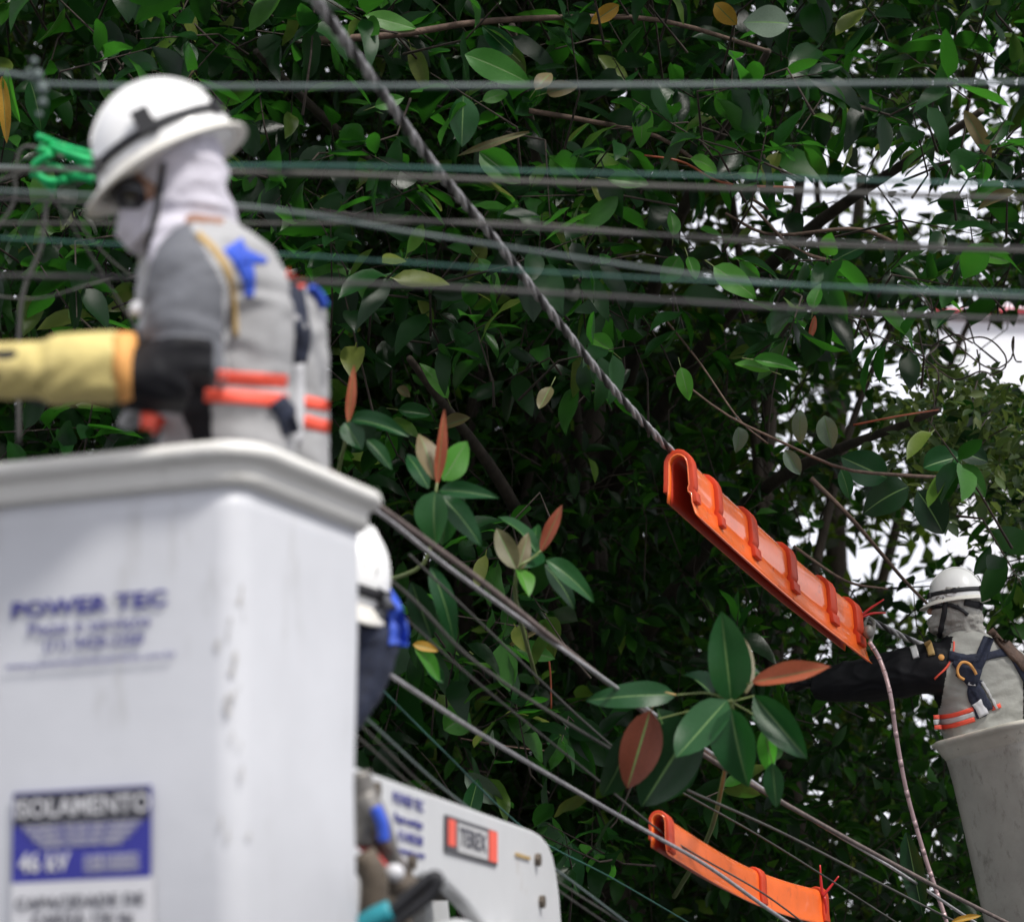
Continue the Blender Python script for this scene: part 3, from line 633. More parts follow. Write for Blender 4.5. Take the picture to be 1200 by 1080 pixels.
# ------------------------------------------------------------------ orange line covers
def cover(name, label, path, ribs, sc=1.0, flange=True, rollv=0.0):
    q = spline([P(*p) for p in path], 60); t = thing(name, q[0], label, 'line cover', 'orange insulating covers clipped on the lines')
    # cross-section (u towards the near side, v up)
    out = []
    out += [(-.050, -.185), (-.046, -.14), (-.044, -.10), (-.043, -.03)]
    for k in range(1, 8):
        a = math.pi-math.pi*k/8; out.append((.046*math.cos(a), -.03+.055*math.sin(a)))
    out += [(.047, -.03), (.053, -.112), (.047, -.128), (.048, -.140), (.062, -.150), (.066, -.19), (.080, -.235), (.096, -.255)] if flange else [(.047, -.03), (.048, -.06), (.050, -.15), (.058, -.215), (.070, -.235)]
    out = [(a*sc, b*sc) for a, b in out]
    up = Vector((0, 0, 1)); n = len(q); m_ = len(out)
    def sect(i, off=0, cut=None):
        T = (q[min(i+1, n-1)]-q[max(i-1, 0)]).normalized(); U = T.cross(up).normalized(); Vv = U.cross(T).normalized()
        Vv = (up*.9+Vv*.1).normalized(); U, Vv = U*math.cos(rollv)+Vv*math.sin(rollv), Vv*math.cos(rollv)-U*math.sin(rollv)
        pts = []
        sel = out if cut is None else out[cut[0]:cut[1]]
        for j, (a, b) in enumerate(sel):
            jj = j+(cut[0] if cut else 0); p0 = out[max(jj-1, 0)]; p1 = out[min(jj+1, m_-1)]; tx, ty = p1[0]-p0[0], p1[1]-p0[1]; l = math.hypot(tx, ty) or 1
            pts.append(q[i] + U*(a-ty/l*off) + Vv*(b+(tx/l)*off))
        return pts, T
    def shell(i0, i1, o0, o1, cut, name_, mt, flare=0):
        A = []; B = []; 
        for i in range(i0, i1+1):
            A.append(sect(i, o1+flare, cut)[0]); B.append(sect(i, o0, cut)[0])
        mb = MB(); k = len(A[0]); L_ = len(A); V = [p for r_ in A for p in r_]+[p for r_ in B for p in r_]; N = L_*k; Fc = []; 
        for i in range(L_-1):
            for j in range(k-1):
                a = i*k+j; Fc.append((a, a+k, a+k+1, a+1)); Fc.append((N+a, N+a+1, N+a+k+1, N+a+k))
            a = i*k; Fc.append((a, N+a, N+a+k, a+k)); a = i*k+k-1; Fc.append((a, a+k, N+a+k, N+a))
        for j in range(k-1):
            Fc.append((j, j+1, N+j+1, N+j)); a = (L_-1)*k+j; Fc.append((a, N+a, N+a+1, a+1))
        mb.add(V, Fc); return mb.build(name_, mt, t)
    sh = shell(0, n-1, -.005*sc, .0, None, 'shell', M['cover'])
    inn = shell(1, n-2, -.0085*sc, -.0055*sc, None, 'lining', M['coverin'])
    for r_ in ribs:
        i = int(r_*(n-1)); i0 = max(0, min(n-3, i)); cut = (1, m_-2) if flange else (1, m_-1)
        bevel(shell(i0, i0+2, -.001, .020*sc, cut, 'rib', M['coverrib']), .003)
    return t, q
cv, cq = cover('line_cover', 'long ribbed orange cover on the twisted cable', [(794, 538, 10.5), (847, 588, 10.95), (922, 655, 11.55), (1000, 718, 12.1)], [0, .20, .42, .63, .83, .965], .87)
cv2, cq2 = cover('line_cover', 'small orange cover below the leaf sprig with two ribs', [(771, 957, 9.6), (825, 992, 10.1), (872, 1018, 10.6), (920, 1036, 11.0), (964, 1047, 11.4)], [0, .55, .965], .54, False)
# lower web of the small cover: a broad side skirt
def red_clip(px, py, d, pr, pts_list):
    for pts in pts_list:
        q = spline([P(a, b, d) for a, b in pts], 10); MB().add(*tube_geo(q, [.006]*6+[.005, .0045, .004, .0035, .003], 7)).build('clip', M['red'], pr)
red_clip(0, 0, 12.05, cv, [[(1008, 722), (1018, 714), (1027, 708), (1036, 702)], [(1008, 724), (1020, 719), (1030, 718), (1038, 718)]])
red_clip(0, 0, 11.3, cv2, [[(964, 1050), (962, 1032), (961, 1013)], [(964, 1050), (972, 1040), (983, 1026)], [(966, 1050), (968, 1065), (964, 1080)]])

# grounding lead with hook
gl = thing('grounding_lead', P(1018, 740, 12.0), 'pinkish copper lead hooked on the cable and hanging down', 'cable')
q = spline([P(*p) for p in [(1019, 752, 11.9), (1032, 775, 11.9), (1043, 812, 11.8), (1050, 860, 11.8), (1062, 925, 11.8), (1080, 990, 11.8), (1096, 1040, 11.8), (1112, 1090, 11.8), (1140, 1200, 11.8)]], 60)
MB().add(*tube_geo(q, .0095, 10)).build('lead', M['copper'], gl)
for k in range(14):
    i = 2+k*4; MB().add(*tube_geo(q[i:i+2], .0102, 8)).build('band', M['copper'], gl)
MB().add(*tube_geo(spline([P(*p) for p in [(1014, 744, 12), (1013, 732, 12.1), (1018, 724, 12.2), (1024, 730, 12.1), (1022, 744, 12), (1019, 754, 11.9)]], 20), .009, 8)).build('hook', M['greymetal'], gl)
MB().add(*ellipsoid(P(1018, 740, 11.95), (.022, 0, 0), (0, .02, 0), (0, 0, .03))).build('clamp', M['greymetal'], gl)

# ------------------------------------------------------------------ left tangle: green cord and wires
tg = thing('green_cord', P(70, 190, 7), 'bright green cord knotted round wires left of the helmet', 'cord')
for pts in [[(45, 160), (75, 172), (112, 182)], [(50, 168), (80, 180), (112, 190)], [(45, 175), (85, 185), (110, 200)], [(55, 192), (85, 205), (110, 210)], [(38, 205), (70, 198), (108, 212)], [(45, 200), (55, 215), (64, 222)], [(60, 180), (40, 195), (55, 212), (90, 208)]]:
    MB().add(*tube_geo(spline([P(a, b, 7+random.uniform(-.05, .05)) for a, b in pts], 14), .010, 7)).build('loop', M['green'], tg)
for pts, r, mm_, lb in [([(75, 185, 7), (30, 172, 7), (18, 200, 7), (15, 240, 7), (-20, 290, 7)], .005, 'wiregrey', 'grey wire looping down left of the green cord'),
                        ([(55, 235, 7), (48, 290, 7), (28, 340, 7), (22, 400, 7), (22, 520, 7)], .006, 'wiregrey', 'loose grey wire hanging straight above the yellow glove'),
                        ([(60, 230, 7.1), (100, 290, 7.3), (150, 370, 7.6), (200, 450, 8)], .004, 'wiregrey', 'thin wire slanting from the green cord behind the arm'),
                        ([(-50, 195, 7), (30, 197, 7), (75, 200, 7)], .007, 'wirelight', 'pale wire end entering the green cord knot'),
                        ([(-50, 225, 7), (20, 205, 7), (60, 190, 7)], .005, 'wiregrey', 'grey wire rising from the left into the green knot'),
                        ([(-50, 340, 7.3), (40, 350, 7.3), (120, 330, 7.3), (240, 310, 7.6)], .003, 'wiregrey', 'thin low wire behind the worker chest'),
                        ([(75, 245, 7.2), (150, 320, 7.4), (240, 345, 7.8)], .003, 'wiregrey', 'thin wire passing behind the hooded chin')]:
    wire('loose_wire', lb, pts, r, mm_, 40, group='loose wires knotted at the left edge')
ins = thing('cable_clamp', P(48, 100, 6.5), 'pale glassy clamp on the topmost wire at left', 'clamp')
for a, b, rr in [(40, 72, .008), (44, 88, .012), (50, 104, .013), (50, 120, .010), (46, 134, .007), (34, 84, .007)]:
    MB().add(*ellipsoid(P(a, b, 6.0), (rr, 0, 0), (0, rr, 0), (0, 0, rr*1.1), 6, 10)).build('bead', M['wirelight'], ins)

# ------------------------------------------------------------------ buckets
def rrect(hx, hy, r, z, n=6, cx=0, cy=0):
    out = []
    for sx, sy, a0 in ((1, 1, 0), (-1, 1, 90), (-1, -1, 180), (1, -1, 270)):
        for k in range(n+1):
            a = math.radians(a0+90*k/n); out.append(Vector((cx+sx*(hx-r)+math.cos(a)*r, cy+sy*(hy-r)+math.sin(a)*r, z)))
    return out
def bucket(name, label, M4, hx, hy, depth, body_m, rim_m, r=.07, taper=.9, rimw=.050, group='insulated aerial buckets', flare=False):
    root = thing(name, (M4 @ Vector((0, 0, -depth))), label, 'aerial bucket', group)
    rings = [(1.0, -.075), (1.0, -.12), (.995, -.3), (.97, -.6), (taper, -depth+.03), (taper-.05, -depth)]
    if flare: rings = [(1.0, -.075), (.985, -.12), (.968, -.2), (.95, -.4), (.935, -.6), (taper, -depth+.03), (taper-.05, -depth)]
    R_ = [rrect(hx*s, hy*s, r*s, z) for s, z in rings]
    body = MB().add(*loft_geo(R_)); body.build('tub', body_m, root, xf=M4)
    # rim: lip profile swept round, two steps
    prof = [(-.05, -.62), (-.045, -.02), (-.03, 0), (rimw*.6, .002), (rimw-.004, -.004), (rimw+.002, -.018), (rimw-.004, -.030), (.030, -.036), (.022, -.046), (.024, -.066), (.014, -.078), (-.006, -.082), (-.02, -.088)]
    if flare: prof = [(-.05, -.62), (-.045, -.02), (-.03, 0), (rimw*.6, 0), (rimw, -.008), (rimw+.002, -.020), (rimw-.014, -.030), (rimw-.024, -.05), (.0, -.085), (-.02, -.11)]
    Rr = [rrect(hx+o, hy+o, r+max(o, -.03), z) for o, z in prof]
    MB().add(*loft_geo(Rr, cap=False)).build('rim', rim_m, root, xf=M4)
    fl = rrect(hx-.05, hy-.05, r*.7, -.62); MB().add(fl, [tuple(range(len(fl)))]).build('bucket_floor', M['greymetal'], root, xf=M4)
    return root
def frame4(origin, X, Y, Z):
    m_ = Matrix((X, Y, Z)).transposed().to_4x4(); m_.translation = origin; return m_
# left bucket
Cn = P(292, 512, 5.30); a_ = math.radians(21)
XL = Vector((math.cos(a_), -math.sin(a_), 0)); YL = Vector((math.sin(a_), math.cos(a_), 0))     # X along the front face, Y away
roll = Matrix.Rotation(math.radians(-1.3), 3, YL); ZL = roll @ Vector((0, 0, 1)); XL = roll @ XL
HX, HY = .37, .325
oL = Cn - XL*HX + YL*HY
M4L = frame4(oL, XL, YL, ZL)
bk = bucket('aerial_bucket', 'white square aerial bucket with blue lettering and stickers holding the left workers', M4L, HX-.035, HY-.035, 1.15, M['fibreglass'], M['rimwhite'], .055, .985)
MB().add(*box_geo(M4L @ Vector((-.1, .1, -1.35)), XL*.12, YL*.12, ZL*.22)).build('boom_arm', M['white_paint'], bk, False)
nF = -YL; p0 = M4L @ Vector((0, -(HY-.035), -.3)); 
def onF(px, py, off=.002): return on_plane(px, py, p0, nF) + nF*off
# worn streak near the corner
def decal(name, x0, y0, x1, y1, mt, off, thick=.0015):
    """rectangle lying on the bucket front, corners given where the photograph shows them"""
    c0 = onF(x0, y0, 0); c1 = onF(x1, y1, 0); u = (c1-c0).dot(XL); v = (c0-c1).dot(ZL); c = (c0+c1)/2
    return MB().add(*box_geo(c+nF*off, XL*(u/2), nF*thick, ZL*(v/2))).build(name, mt, bk, False)
T = []
def ftext(s, px, py, size_px, mt, bold=0, sx=1, space=1):
    return text(s, size_px/F*5.3*1.38, onF(px, py, .004), XL, ZL, mt, bk, 'lettering', bold, sx=sx, space=space)
ftext('POWER TEC', 104, 709, 19, M['inkblue'], .0014, 1.40, 1.05)
ftext('Peças e serviços', 105, 733, 13.5, M['inkblue'], .0003, 1.36)
ftext('(11) 4428-2268', 110, 753, 13, M['inkblue'], .0002, 1.2)
ftext('www.powertecpecaseservicos.com.br', 106, 774, 8.5, M['inkblue'], 0, 1.27)
decal('sticker', 16, 929, 177, 1027, M['stickerblue'], .001)
decal('sticker_heading', 18, 931, 175, 959, M['stickerblack'], .0028, .001)
ftext('ISOLAMENTO', 97, 945, 22, M['stickerwhite'], .0006, .98).location += nF*.002
for k, (yy, hw) in enumerate([(967, 66), (974, 60), (981, 54), (988, 46)]):
    ftext('ISOLAMENTO TESTADO PARA TRABALHO', 97, yy, 6, M['stickerwhite'], 0, .62*hw/66*1.6).location += nF*.001
ftext('46 kV', 53, 1011, 23, M['stickerwhite'], .001, .9).location += nF*.001
for yy in (1003, 1010, 1017): ftext('CLASSE B ENSAIADO', 132, yy, 6, M['stickerwhite'], 0, .95).location += nF*.001
decal('plate_sticker', 14, 1033, 180, 1110, M['stickerwhite'], .0008)
ftext('CAPACIDADE DE', 94, 1056, 14, M['ink'], .0004, 1.15).location += nF*.001
ftext('CARGA 136 kg', 97, 1076, 14, M['ink'], .0004, 1.1).location += nF*.001
# scuffed corner strip, set proud of the shell
for k in range(26):
    z0 = -.2-.9*random.random()**.9; ang = random.gauss(-52, 16); hgt = random.uniform(.012, .05); wd = random.uniform(2, 7); V = []; Fc = []
    hx2, hy2 = (HX-.035)*.99+.004, (HY-.035)*.99+.004; r_ = .055; nn_ = 9
    for i in range(nn_):
        wob = random.uniform(.3, 1)*math.sin(math.pi*(i+.3)/(nn_-.4))
        for sgn in (-1, 1):
            a = math.radians(ang+sgn*wd*wob+random.uniform(-2, 2)); ss = 1-.012*(-z0)
            V.append(Vector((hx2*ss-r_+math.cos(a)*r_, -(hy2*ss-r_)+math.sin(a)*r_, z0-hgt*i/(nn_-1))))
    MB().add(V, [(2*i, 2*i+1, 2*i+3, 2*i+2) for i in range(nn_-1)]).build('scuff_mark', M['scuff'], bk, xf=M4L)

# right bucket: leans to the left, flared dirty rim
a2 = math.radians(58); tilt = math.radians(-9.5)
Xr = Vector((math.cos(a2), -math.sin(a2), 0)); Yr = Vector((math.sin(a2), math.cos(a2), 0)); Zr = Vector((0, 0, 1))
rt = Matrix.Rotation(tilt, 3, Vector((0, 1, 0))); Xr, Yr, Zr = rt @ Xr, rt @ Yr, rt @ Zr
oR = P(1079, 873, 12.35) + Xr*.33 + Yr*.33
M4R = frame4(oR, Xr, Yr, Zr)
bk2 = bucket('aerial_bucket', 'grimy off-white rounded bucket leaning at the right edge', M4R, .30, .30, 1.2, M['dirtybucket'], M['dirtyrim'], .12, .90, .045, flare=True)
MB().add(*box_geo(M4R @ Vector((.0, .1, -1.4)), Xr*.12, Yr*.12, Zr*.22)).build('boom_arm', M['white_paint'], bk2, False)

# ------------------------------------------------------------------ helmet
def helmet(parent, origin, fwd, up, sc=1.0, strap='black', label=None):
    fwd = fwd.normalized(); left = up.cross(fwd).normalized(); up = fwd.cross(left).normalized()
    m_ = frame4(origin, fwd*sc, left*sc, up*sc); rings = []
    def e(a, b, z, off=0): 
        out = []
        for k in range(40):
            t = 2*math.pi*k/40; rr = 1+off; out.append(Vector((a*rr*math.cos(t)+.004, b*rr*math.sin(t), z)))
        return out
    A, B, H = .138, .112, .158
    for i in range(0, 15):
        t = i/15*math.pi/2; rings.append(e(A*math.cos(t)**.92, B*math.cos(t)**.92, .012+H*math.sin(t)**1.04))
    rings.append(e(.012, .010, .012+H+.001))
    sh = MB().add(*loft_geo([e(A-.006, B-.006, .0)]+rings, True)); h = sh.build('helmet', M['helmet'], parent, xf=m_)
    if label: h['label'] = label
    # raised ridges along the crown
    for s in (-.03, 0, .03):
        pts = []
        for i in range(17):
            t = math.radians(28+124*i/16); pts.append(Vector((A*1.0*math.cos(t)+.004, s, .012+(H+.003)*math.sin(t)*math.sqrt(max(0, 1-(s/B)**2)))))
        MB().add(*tube_geo(pts, [.001]+[.0035]*15+[.001], 6)).build('ridge', M['helmet'], h, xf=m_)
    # brim, longer in front
    br = []
    for off, z in ((.0, .018), (.010, .010), (.020, .002), (.021, -.004), (.010, -.002), (-.006, .004)):
        ring = []
        for k in range(40):
            t = 2*math.pi*k/40; c = math.cos(t); o2 = off*(1+1.3*max(0, c)**3) if off > 0 else off
            zz = z - (.010*max(0, c)**2*(off/.02) if off > 0 else 0)
            ring.append(Vector(((A+o2)*c+.004, (B+off*.8)*math.sin(t), zz)))
        br.append(ring)
    MB().add(*loft_geo(br+[br[0]], False)).build('brim', M['helmetbrim'], h, xf=m_)
    # dark elastic band
    bd = []
    for off, z in ((.002, .036), (.005, .038), (.005, .056), (.001, .058)):
        zz = z; bd.append([Vector(((A*math.cos(math.asin(min(1, (zz-.012)/H)))**.92+off)*math.cos(2*math.pi*k/40)+.004, (B*math.cos(math.asin(min(1, (zz-.012)/H)))**.92+off)*math.sin(2*math.pi*k/40), zz)) for k in range(40)])
    MB().add(*loft_geo(bd+[bd[0]], False)).build('band', M[strap], h, xf=m_)
    for k in range(6):
        t = math.radians(30+60*k); MB().add(*box_geo(((A+.005)*math.cos(t)+.004, (B+.005)*math.sin(t), .046), (-.008*math.sin(t), .008*math.cos(t), 0), (.005*math.cos(t), .005*math.sin(t), 0), (0, 0, .013))).build('clip', M['black'], h, False, xf=m_)
    return h, m_

# ------------------------------------------------------------------ people
def fingers(mb, palm, fwd, up, side, s=1.0, curl=.5):
    """five short chains rooted in the palm"""
    mb.add(*ellipsoid(palm, fwd*.052*s, side*.045*s, up*.020*s, 8, 12))
    for k, (o, l) in enumerate(((-.033, .062), (-.011, .075), (.011, .08), (.033, .07))):
        b = palm+fwd*.035*s+side*o*s; p1 = b+fwd*l*.45*s; c = curl; p2 = p1+(fwd*math.cos(c)-up*math.sin(c))*l*.35*s; p3 = p2+(fwd*math.cos(c*2)-up*math.sin(c*2))*l*.3*s
        mb.add(*tube_geo([b, p1, p2, p3], [.013*s, .0125*s, .0115*s, .009*s], 8))
    b = palm-side*.03*s; p1 = b-side*.028*s+fwd*.025*s-up*.01*s; p2 = p1+fwd*.038*s-up*.012*s; mb.add(*tube_geo([b, p1, p2], [.016*s, .014*s, .011*s], 8))

# --- left worker (faces left, leaning over the bucket edge)
dW = 5.62
def W(px, py, dd=0): return P(px, py, dW+dd)
S = dW/F     # metres per pixel at him
mb = MB()
def ring(px, py, dd, rx, ry, rot=0, e=.85):
    c = W(px, py, dd); u = Vector((math.cos(rot), math.sin(rot), 0)); v = Vector((-math.sin(rot), math.cos(rot), 0)); return ellring(c, u*rx*S, v*ry*S, 22, e)
rt_ = math.radians(22)
tor = [ring(262, 760, .10, 78, 98, rt_), ring(262, 600, .10, 84, 105, rt_), ring(262, 520, .08, 80, 102, rt_), ring(260, 460, .08, 80, 104, rt_), ring(257, 400, .08, 84, 112, rt_), ring(250, 350, .08, 86, 122, rt_), ring(242, 310, .08, 76, 118, rt_), ring(236, 283, .08, 54, 92, rt_), ring(228, 262, .07, 38, 46, rt_)]
mb.add(*loft_geo(tor))
mb.add(*tube_geo([W(232, 290, .08), W(222, 250, .08), W(208, 215, .08)], [.075, .062, .06], 14))
mb.add(*ellipsoid(W(192, 205, .08), Vector((.092, 0, -.02)), Vector((0, .075, 0)), Vector((.03, 0, .115)), 12, 18))
mb.add(*ellipsoid(W(146, 226, .08), Vector((.02, 0, 0)), Vector((0, .014, 0)), Vector((0.005, 0, .022)), 6, 8))   # nose
# near arm: shoulder, elbow, forearm
mb.add(*tube_geo([W(232, 300, -.08), W(222, 330, -.17), W(216, 380, -.20), W(212, 444, -.22)], [.075, .084, .080, .088], 14))
mb.add(*tube_geo([W(212, 442, -.22), W(180, 444, -.24), W(110, 436, -.26), W(20, 434, -.27), W(-60, 430, -.28)], [.078, .070, .05, .042, .036], 14))
# far arm, reaching forward behind
mb.add(*tube_geo([W(235, 305, .22), W(200, 370, .26), W(160, 430, .25), W(60, 450, .2), W(-40, 440, .15)], [.07, .062, .05, .045, .035], 12))
# legs inside the bucket
for dd, px in ((-.05, 240), (.2, 275)):
    mb.add(*tube_geo([W(px, 730, dd), W(px-5, 900, dd), W(px+5, 1030, dd)], [.085, .062, .05], 12)); mb.add(*ellipsoid(W(px-22, 1040, dd), Vector((.12, 0, 0)), Vector((0, .045, 0)), Vector((0, 0, .04))))
hand = W(-75, 430, -.28); fingers(mb, hand, Vector((-1, 0, 0)), Vector((0, 0, 1)), Vector((0, -1, 0)), 1.1, .5)
pe = remeshed('person', mb, .010, [M['cloth'], M['clothdark'], M['rubber'], M['skin']], 5, .007, 13)
tag(pe, 'worker with white helmet and yellow glove leaning left in the white bucket', 'person', 'line workers')
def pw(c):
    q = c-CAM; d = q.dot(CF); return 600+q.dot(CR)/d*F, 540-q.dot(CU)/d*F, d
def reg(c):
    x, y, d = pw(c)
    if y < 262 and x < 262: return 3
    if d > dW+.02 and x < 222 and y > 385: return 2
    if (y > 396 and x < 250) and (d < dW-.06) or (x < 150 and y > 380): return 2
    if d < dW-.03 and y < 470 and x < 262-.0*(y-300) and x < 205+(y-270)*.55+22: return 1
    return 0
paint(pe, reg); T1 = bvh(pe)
# hood over head and neck
hb = MB(); 
def hr(px, py, dd, u, v, a, b): return ellring(W(px, py, dd), u*a*S, v*b*S, 24)
u1 = Vector((.93, 0, -.36)).normalized(); v1 = Vector((0, 1, 0))
hb.add(*loft_geo([hr(222, 292, .07, Vector((1, 0, -.15)), v1, 62, 74), hr(222, 275, .07, Vector((1, 0, -.15)), v1, 58, 64), hr(222, 250, .07, u1, v1, 62, 56), hr(214, 225, .08, u1, v1, 68, 58), hr(207, 200, .08, u1, v1, 68, 60), hr(205, 170, .08, u1, v1, 66, 58), hr(208, 140, .08, u1, v1, 48, 46)]))
hb.add(*ellipsoid(W(171, 262, .08), Vector((.058, 0, -.018)), Vector((0, .062, 0)), Vector((.02, 0, .06)), 10, 16))   # chin under the cloth
hb.add(*tube_geo([W(205, 262, -.03), W(190, 295, -.06), W(186, 316, -.07)], [.035, .03, .018], 10))
ho = remeshed('hood', hb, .008, [M['hood']], 4, .009, 16, pe)
Th = bvh(ho)
hl, hm = helmet(pe, W(203, 193, .08), Vector((-.885, 0, -.465)), Vector((-.465, 0, .885)), 1.06)
MB().add(*box_geo(hm @ Vector((.015, .116, .062)), hm.to_3x3() @ Vector((.017, 0, 0)), hm.to_3x3() @ Vector((0, .008, 0)), hm.to_3x3() @ Vector((0, 0, .024)))).build('slot_bracket', M['black'], hl, False)
# dark goggles, enlarged to stand in for the face shadow too; chin strap
MB().add(*ellipsoid(W(158, 231, .07), Vector((.056, 0, -.02)), Vector((0, .078, 0)), Vector((.01, 0, .038)), 8, 14)).build('goggles', M['tint'], pe)
ribbon('chin_strap', [M['black']], Th, [(192, 190), (188, 222), (184, 250), (172, 290)], 6, pe, .004, 14, 2, fallback=dW)
for y0, y1, w_ in ((443, 447, 15), (465, 470, 16)):
    ribbon('reflective_stripe', [M['orange_tape']], T1, [(240+(y0 < 450)*14, y0-2), (280, y0), (336, y1)], w_, pe, .001, 16, 3, .0012)
ribbon('piping', [M['gold']], T1, [(231, 275), (252, 296), (268, 325), (274, 360), (276, 395)], 6, pe, .002, 16, 2)
st = MB()
def star(tree_, cx, cy, r1, r2, n_pts, name_, mt, parent, rot=0, sx=.7):
    V = []; Fc = []
    pts = [(cx, cy)]+[(cx+sx*(r1 if k % 2 == 0 else r2)*math.sin(rot+math.pi*k/n_pts), cy-(r1 if k % 2 == 0 else r2)*math.cos(rot+math.pi*k/n_pts)) for k in range(2*n_pts)]
    for (a, b) in pts:
        loc, nn, i, d = tree_.ray_cast(CAM, ray(a, b))
        if loc is None: return
        if nn.dot(ray(a, b)) > 0: nn = -nn
        V.append(loc+nn*.009)
    k = len(pts)-1; V2 = [v+ray(cx, cy)*.004 for v in V]
    Fc = [(0, 1+i, 1+(i+1) % k) for i in range(k)] + [(1+i, len(V)+1+i, len(V)+1+(i+1) % k, 1+(i+1) % k) for i in range(k)]
    return MB().add(V+V2, Fc).build(name_, mt, parent, False)
ribbon('emblem', [M['blue']], T1, [(272, 286), (284, 306), (291, 326), (292, 348)], [26, 10], pe, .001, 14, 4, .0012)
ribbon('emblem', [M['blue']], T1, [(284, 300), (297, 303), (312, 306)], [20, 6], pe, .0013, 8, 3, .0012)
MB().add(*ellipsoid(W(160, 362, -.20), Vector((.014, 0, 0)), Vector((0, .01, 0)), Vector((0, 0, .016)), 6, 10)).build('badge', M['stickerwhite'], pe)
ribbon('harness_strap', [M['navy']], T1, [(322, 470), (334, 485), (342, 508)], 22, pe, .004, 8, 2)
# glove with gauntlet
gb = MB(); gc = [W(x, y, -.26) for x, y in ((142, 432), (110, 433), (62, 434), (52, 434), (30, 434), (-30, 433), (-50, 432))]
gb.add(*tube_geo(gc, [.070, .070, .066, .054, .056, .053, .045], 18)); fingers(gb, W(-80, 431, -.27), Vector((-1, 0, -.1)), Vector((0, 0, 1)), Vector((0, -1, 0)), 1.35, .45)
remeshed('glove', gb, .008, [M['glove']], 3, .005, 16, pe)
MB().add(*tube_geo([W(158, 431, -.26), W(150, 431, -.26), W(139, 432, -.26)], [.066, .068, .0695], 20)).build('glove_cuff', M['cuff'], pe)
ribbon('waist_tag', [M['orange_tape']], T1, [(165, 492), (180, 494), (190, 500)], 20, pe, .004, 6, 2)

# --- second worker behind him, bending forward, head hidden
dV = 6.05
def ring2(px, py, rx, ry): return ellring(P(px, py, dV), Vector((1, .2, 0))*rx*S, Vector((-.2, 1, 0))*ry*S, 20, .85)
mb = MB(); mb.add(*loft_geo([ring2(318, 760, 70, 78), ring2(318, 560, 70, 80), ring2(318, 480, 70, 80), ring2(316, 420, 72, 84), ring2(312, 370, 74, 84), ring2(304, 338, 60, 70), ring2(290, 318, 40, 50)]))
mb.add(*tube_geo([P(300, 330, dV), P(250, 320, dV)], [.07, .06], 12)); mb.add(*ellipsoid(P(228, 318, dV), (.10, 0, 0), (0, .08, 0), (0, 0, .11)))
mb.add(*tube_geo([P(320, 365, dV+.1), P(330, 440, dV+.12), P(320, 520, dV+.1)], [.078, .07, .06], 12))
mb.add(*tube_geo([P(330, 365, dV-.12), P(290, 440, dV-.15), P(220, 470, dV-.15)], [.075, .065, .055], 12))
fingers(mb, P(200, 478, dV-.15), Vector((-1, 0, -.1)), Vector((0, 0, 1)), Vector((0, -1, 0)), 1, .6)
for px in (300, 340): mb.add(*tube_geo([P(px, 720, dV), P(px, 900, dV), P(px, 1020, dV)], [.085, .062, .05], 12)); mb.add(*ellipsoid(P(px-18, 1030, dV), (.12, 0, 0), (0, .045, 0), (0, 0, .04)))
p2 = remeshed('person', mb, .011, [M['cloth']], 5, .006, 13)
tag(p2, 'second worker mostly hidden behind the first, grey back with harness', 'person', 'line workers'); T2 = bvh(p2)
helmet(p2, P(228, 300, dV), Vector((-.2, .9, -.35)), Vector((-.1, .35, .9)), .92)
ribbon('reflective_stripe', [M['orange_tape']], T2, [(354, 470), (370, 473), (385, 476)], 14, p2, .001, 8, 2, .0012, fallback=dV)
ribbon('reflective_stripe', [M['orange_tape']], T2, [(356, 493), (370, 497), (385, 500)], 15, p2, .001, 8, 2, .0012, fallback=dV)
ribbon('harness_strap', [M['navy']], T2, [(344, 335), (350, 370), (353, 400), (350, 425)], [18, 16], p2, .004, 10, 2, fallback=dV)
ribbon('harness_strap', [M['stickerwhite']], T2, [(347, 425), (348, 470), (346, 520)], 14, p2, .004, 10, 2, fallback=dV)
ribbon('shoulder_tape', [M['orange_tape']], T2, [(334, 322), (345, 328), (354, 338)], 10, p2, .004, 8, 2, fallback=dV)
ribbon('emblem', [M['blue']], T2, [(362, 336), (373, 345), (381, 360)], [12, 12], p2, .004, 8, 2, fallback=dV)

# --- third worker, low behind the bucket corner
dU = 6.7
mb = MB(); 
def r3(px, py, rx, ry): return ellring(P(px, py, dU), Vector((1, .1, 0))*rx/F*dU, Vector((-.1, 1, 0))*ry/F*dU, 20, .9)
mb.add(*loft_geo([r3(340, 1500, 46, 60), r3(342, 1000, 46, 62), r3(358, 860, 50, 70), r3(372, 820, 54, 80), r3(390, 780, 60, 84), r3(404, 748, 68, 84), r3(405, 722, 60, 66), r3(402, 700, 36, 40)]))
mb.add(*tube_geo([P(402, 715, dU), P(404, 680, dU)], [.06, .06], 12)); mb.add(*ellipsoid(P(386, 675, dU), (.085, 0, 0), (0, .09, 0), (0, 0, .115)))
mb.add(*tube_geo([P(440, 750, dU-.08), P(430, 800, dU-.1), P(400, 850, dU-.15)], [.06, .05, .04], 12))
mb.add(*tube_geo([P(360, 750, dU-.08), P(340, 830, dU-.1), P(360, 900, dU-.15)], [.06, .05, .04], 12))
fingers(mb, P(392, 862, dU-.15), Vector((-.7, 0, -.7)), Vector((-.7, 0, .7)), Vector((0, -1, 0)), 1, .5)
fingers(mb, P(362, 912, dU-.15), Vector((0, 0, -1)), Vector((-1, 0, 0)), Vector((0, -1, 0)), 1, .5)
p3 = remeshed('person', mb, .012, [M['clothdark'], M['navy']], 5, .005, 13); paint(p3, lambda c: 1 if pw(c)[1] > 700 else 0)
tag(p3, 'third worker showing only white helmet and blue collar behind the bucket corner', 'person', 'line workers'); T3 = bvh(p3)
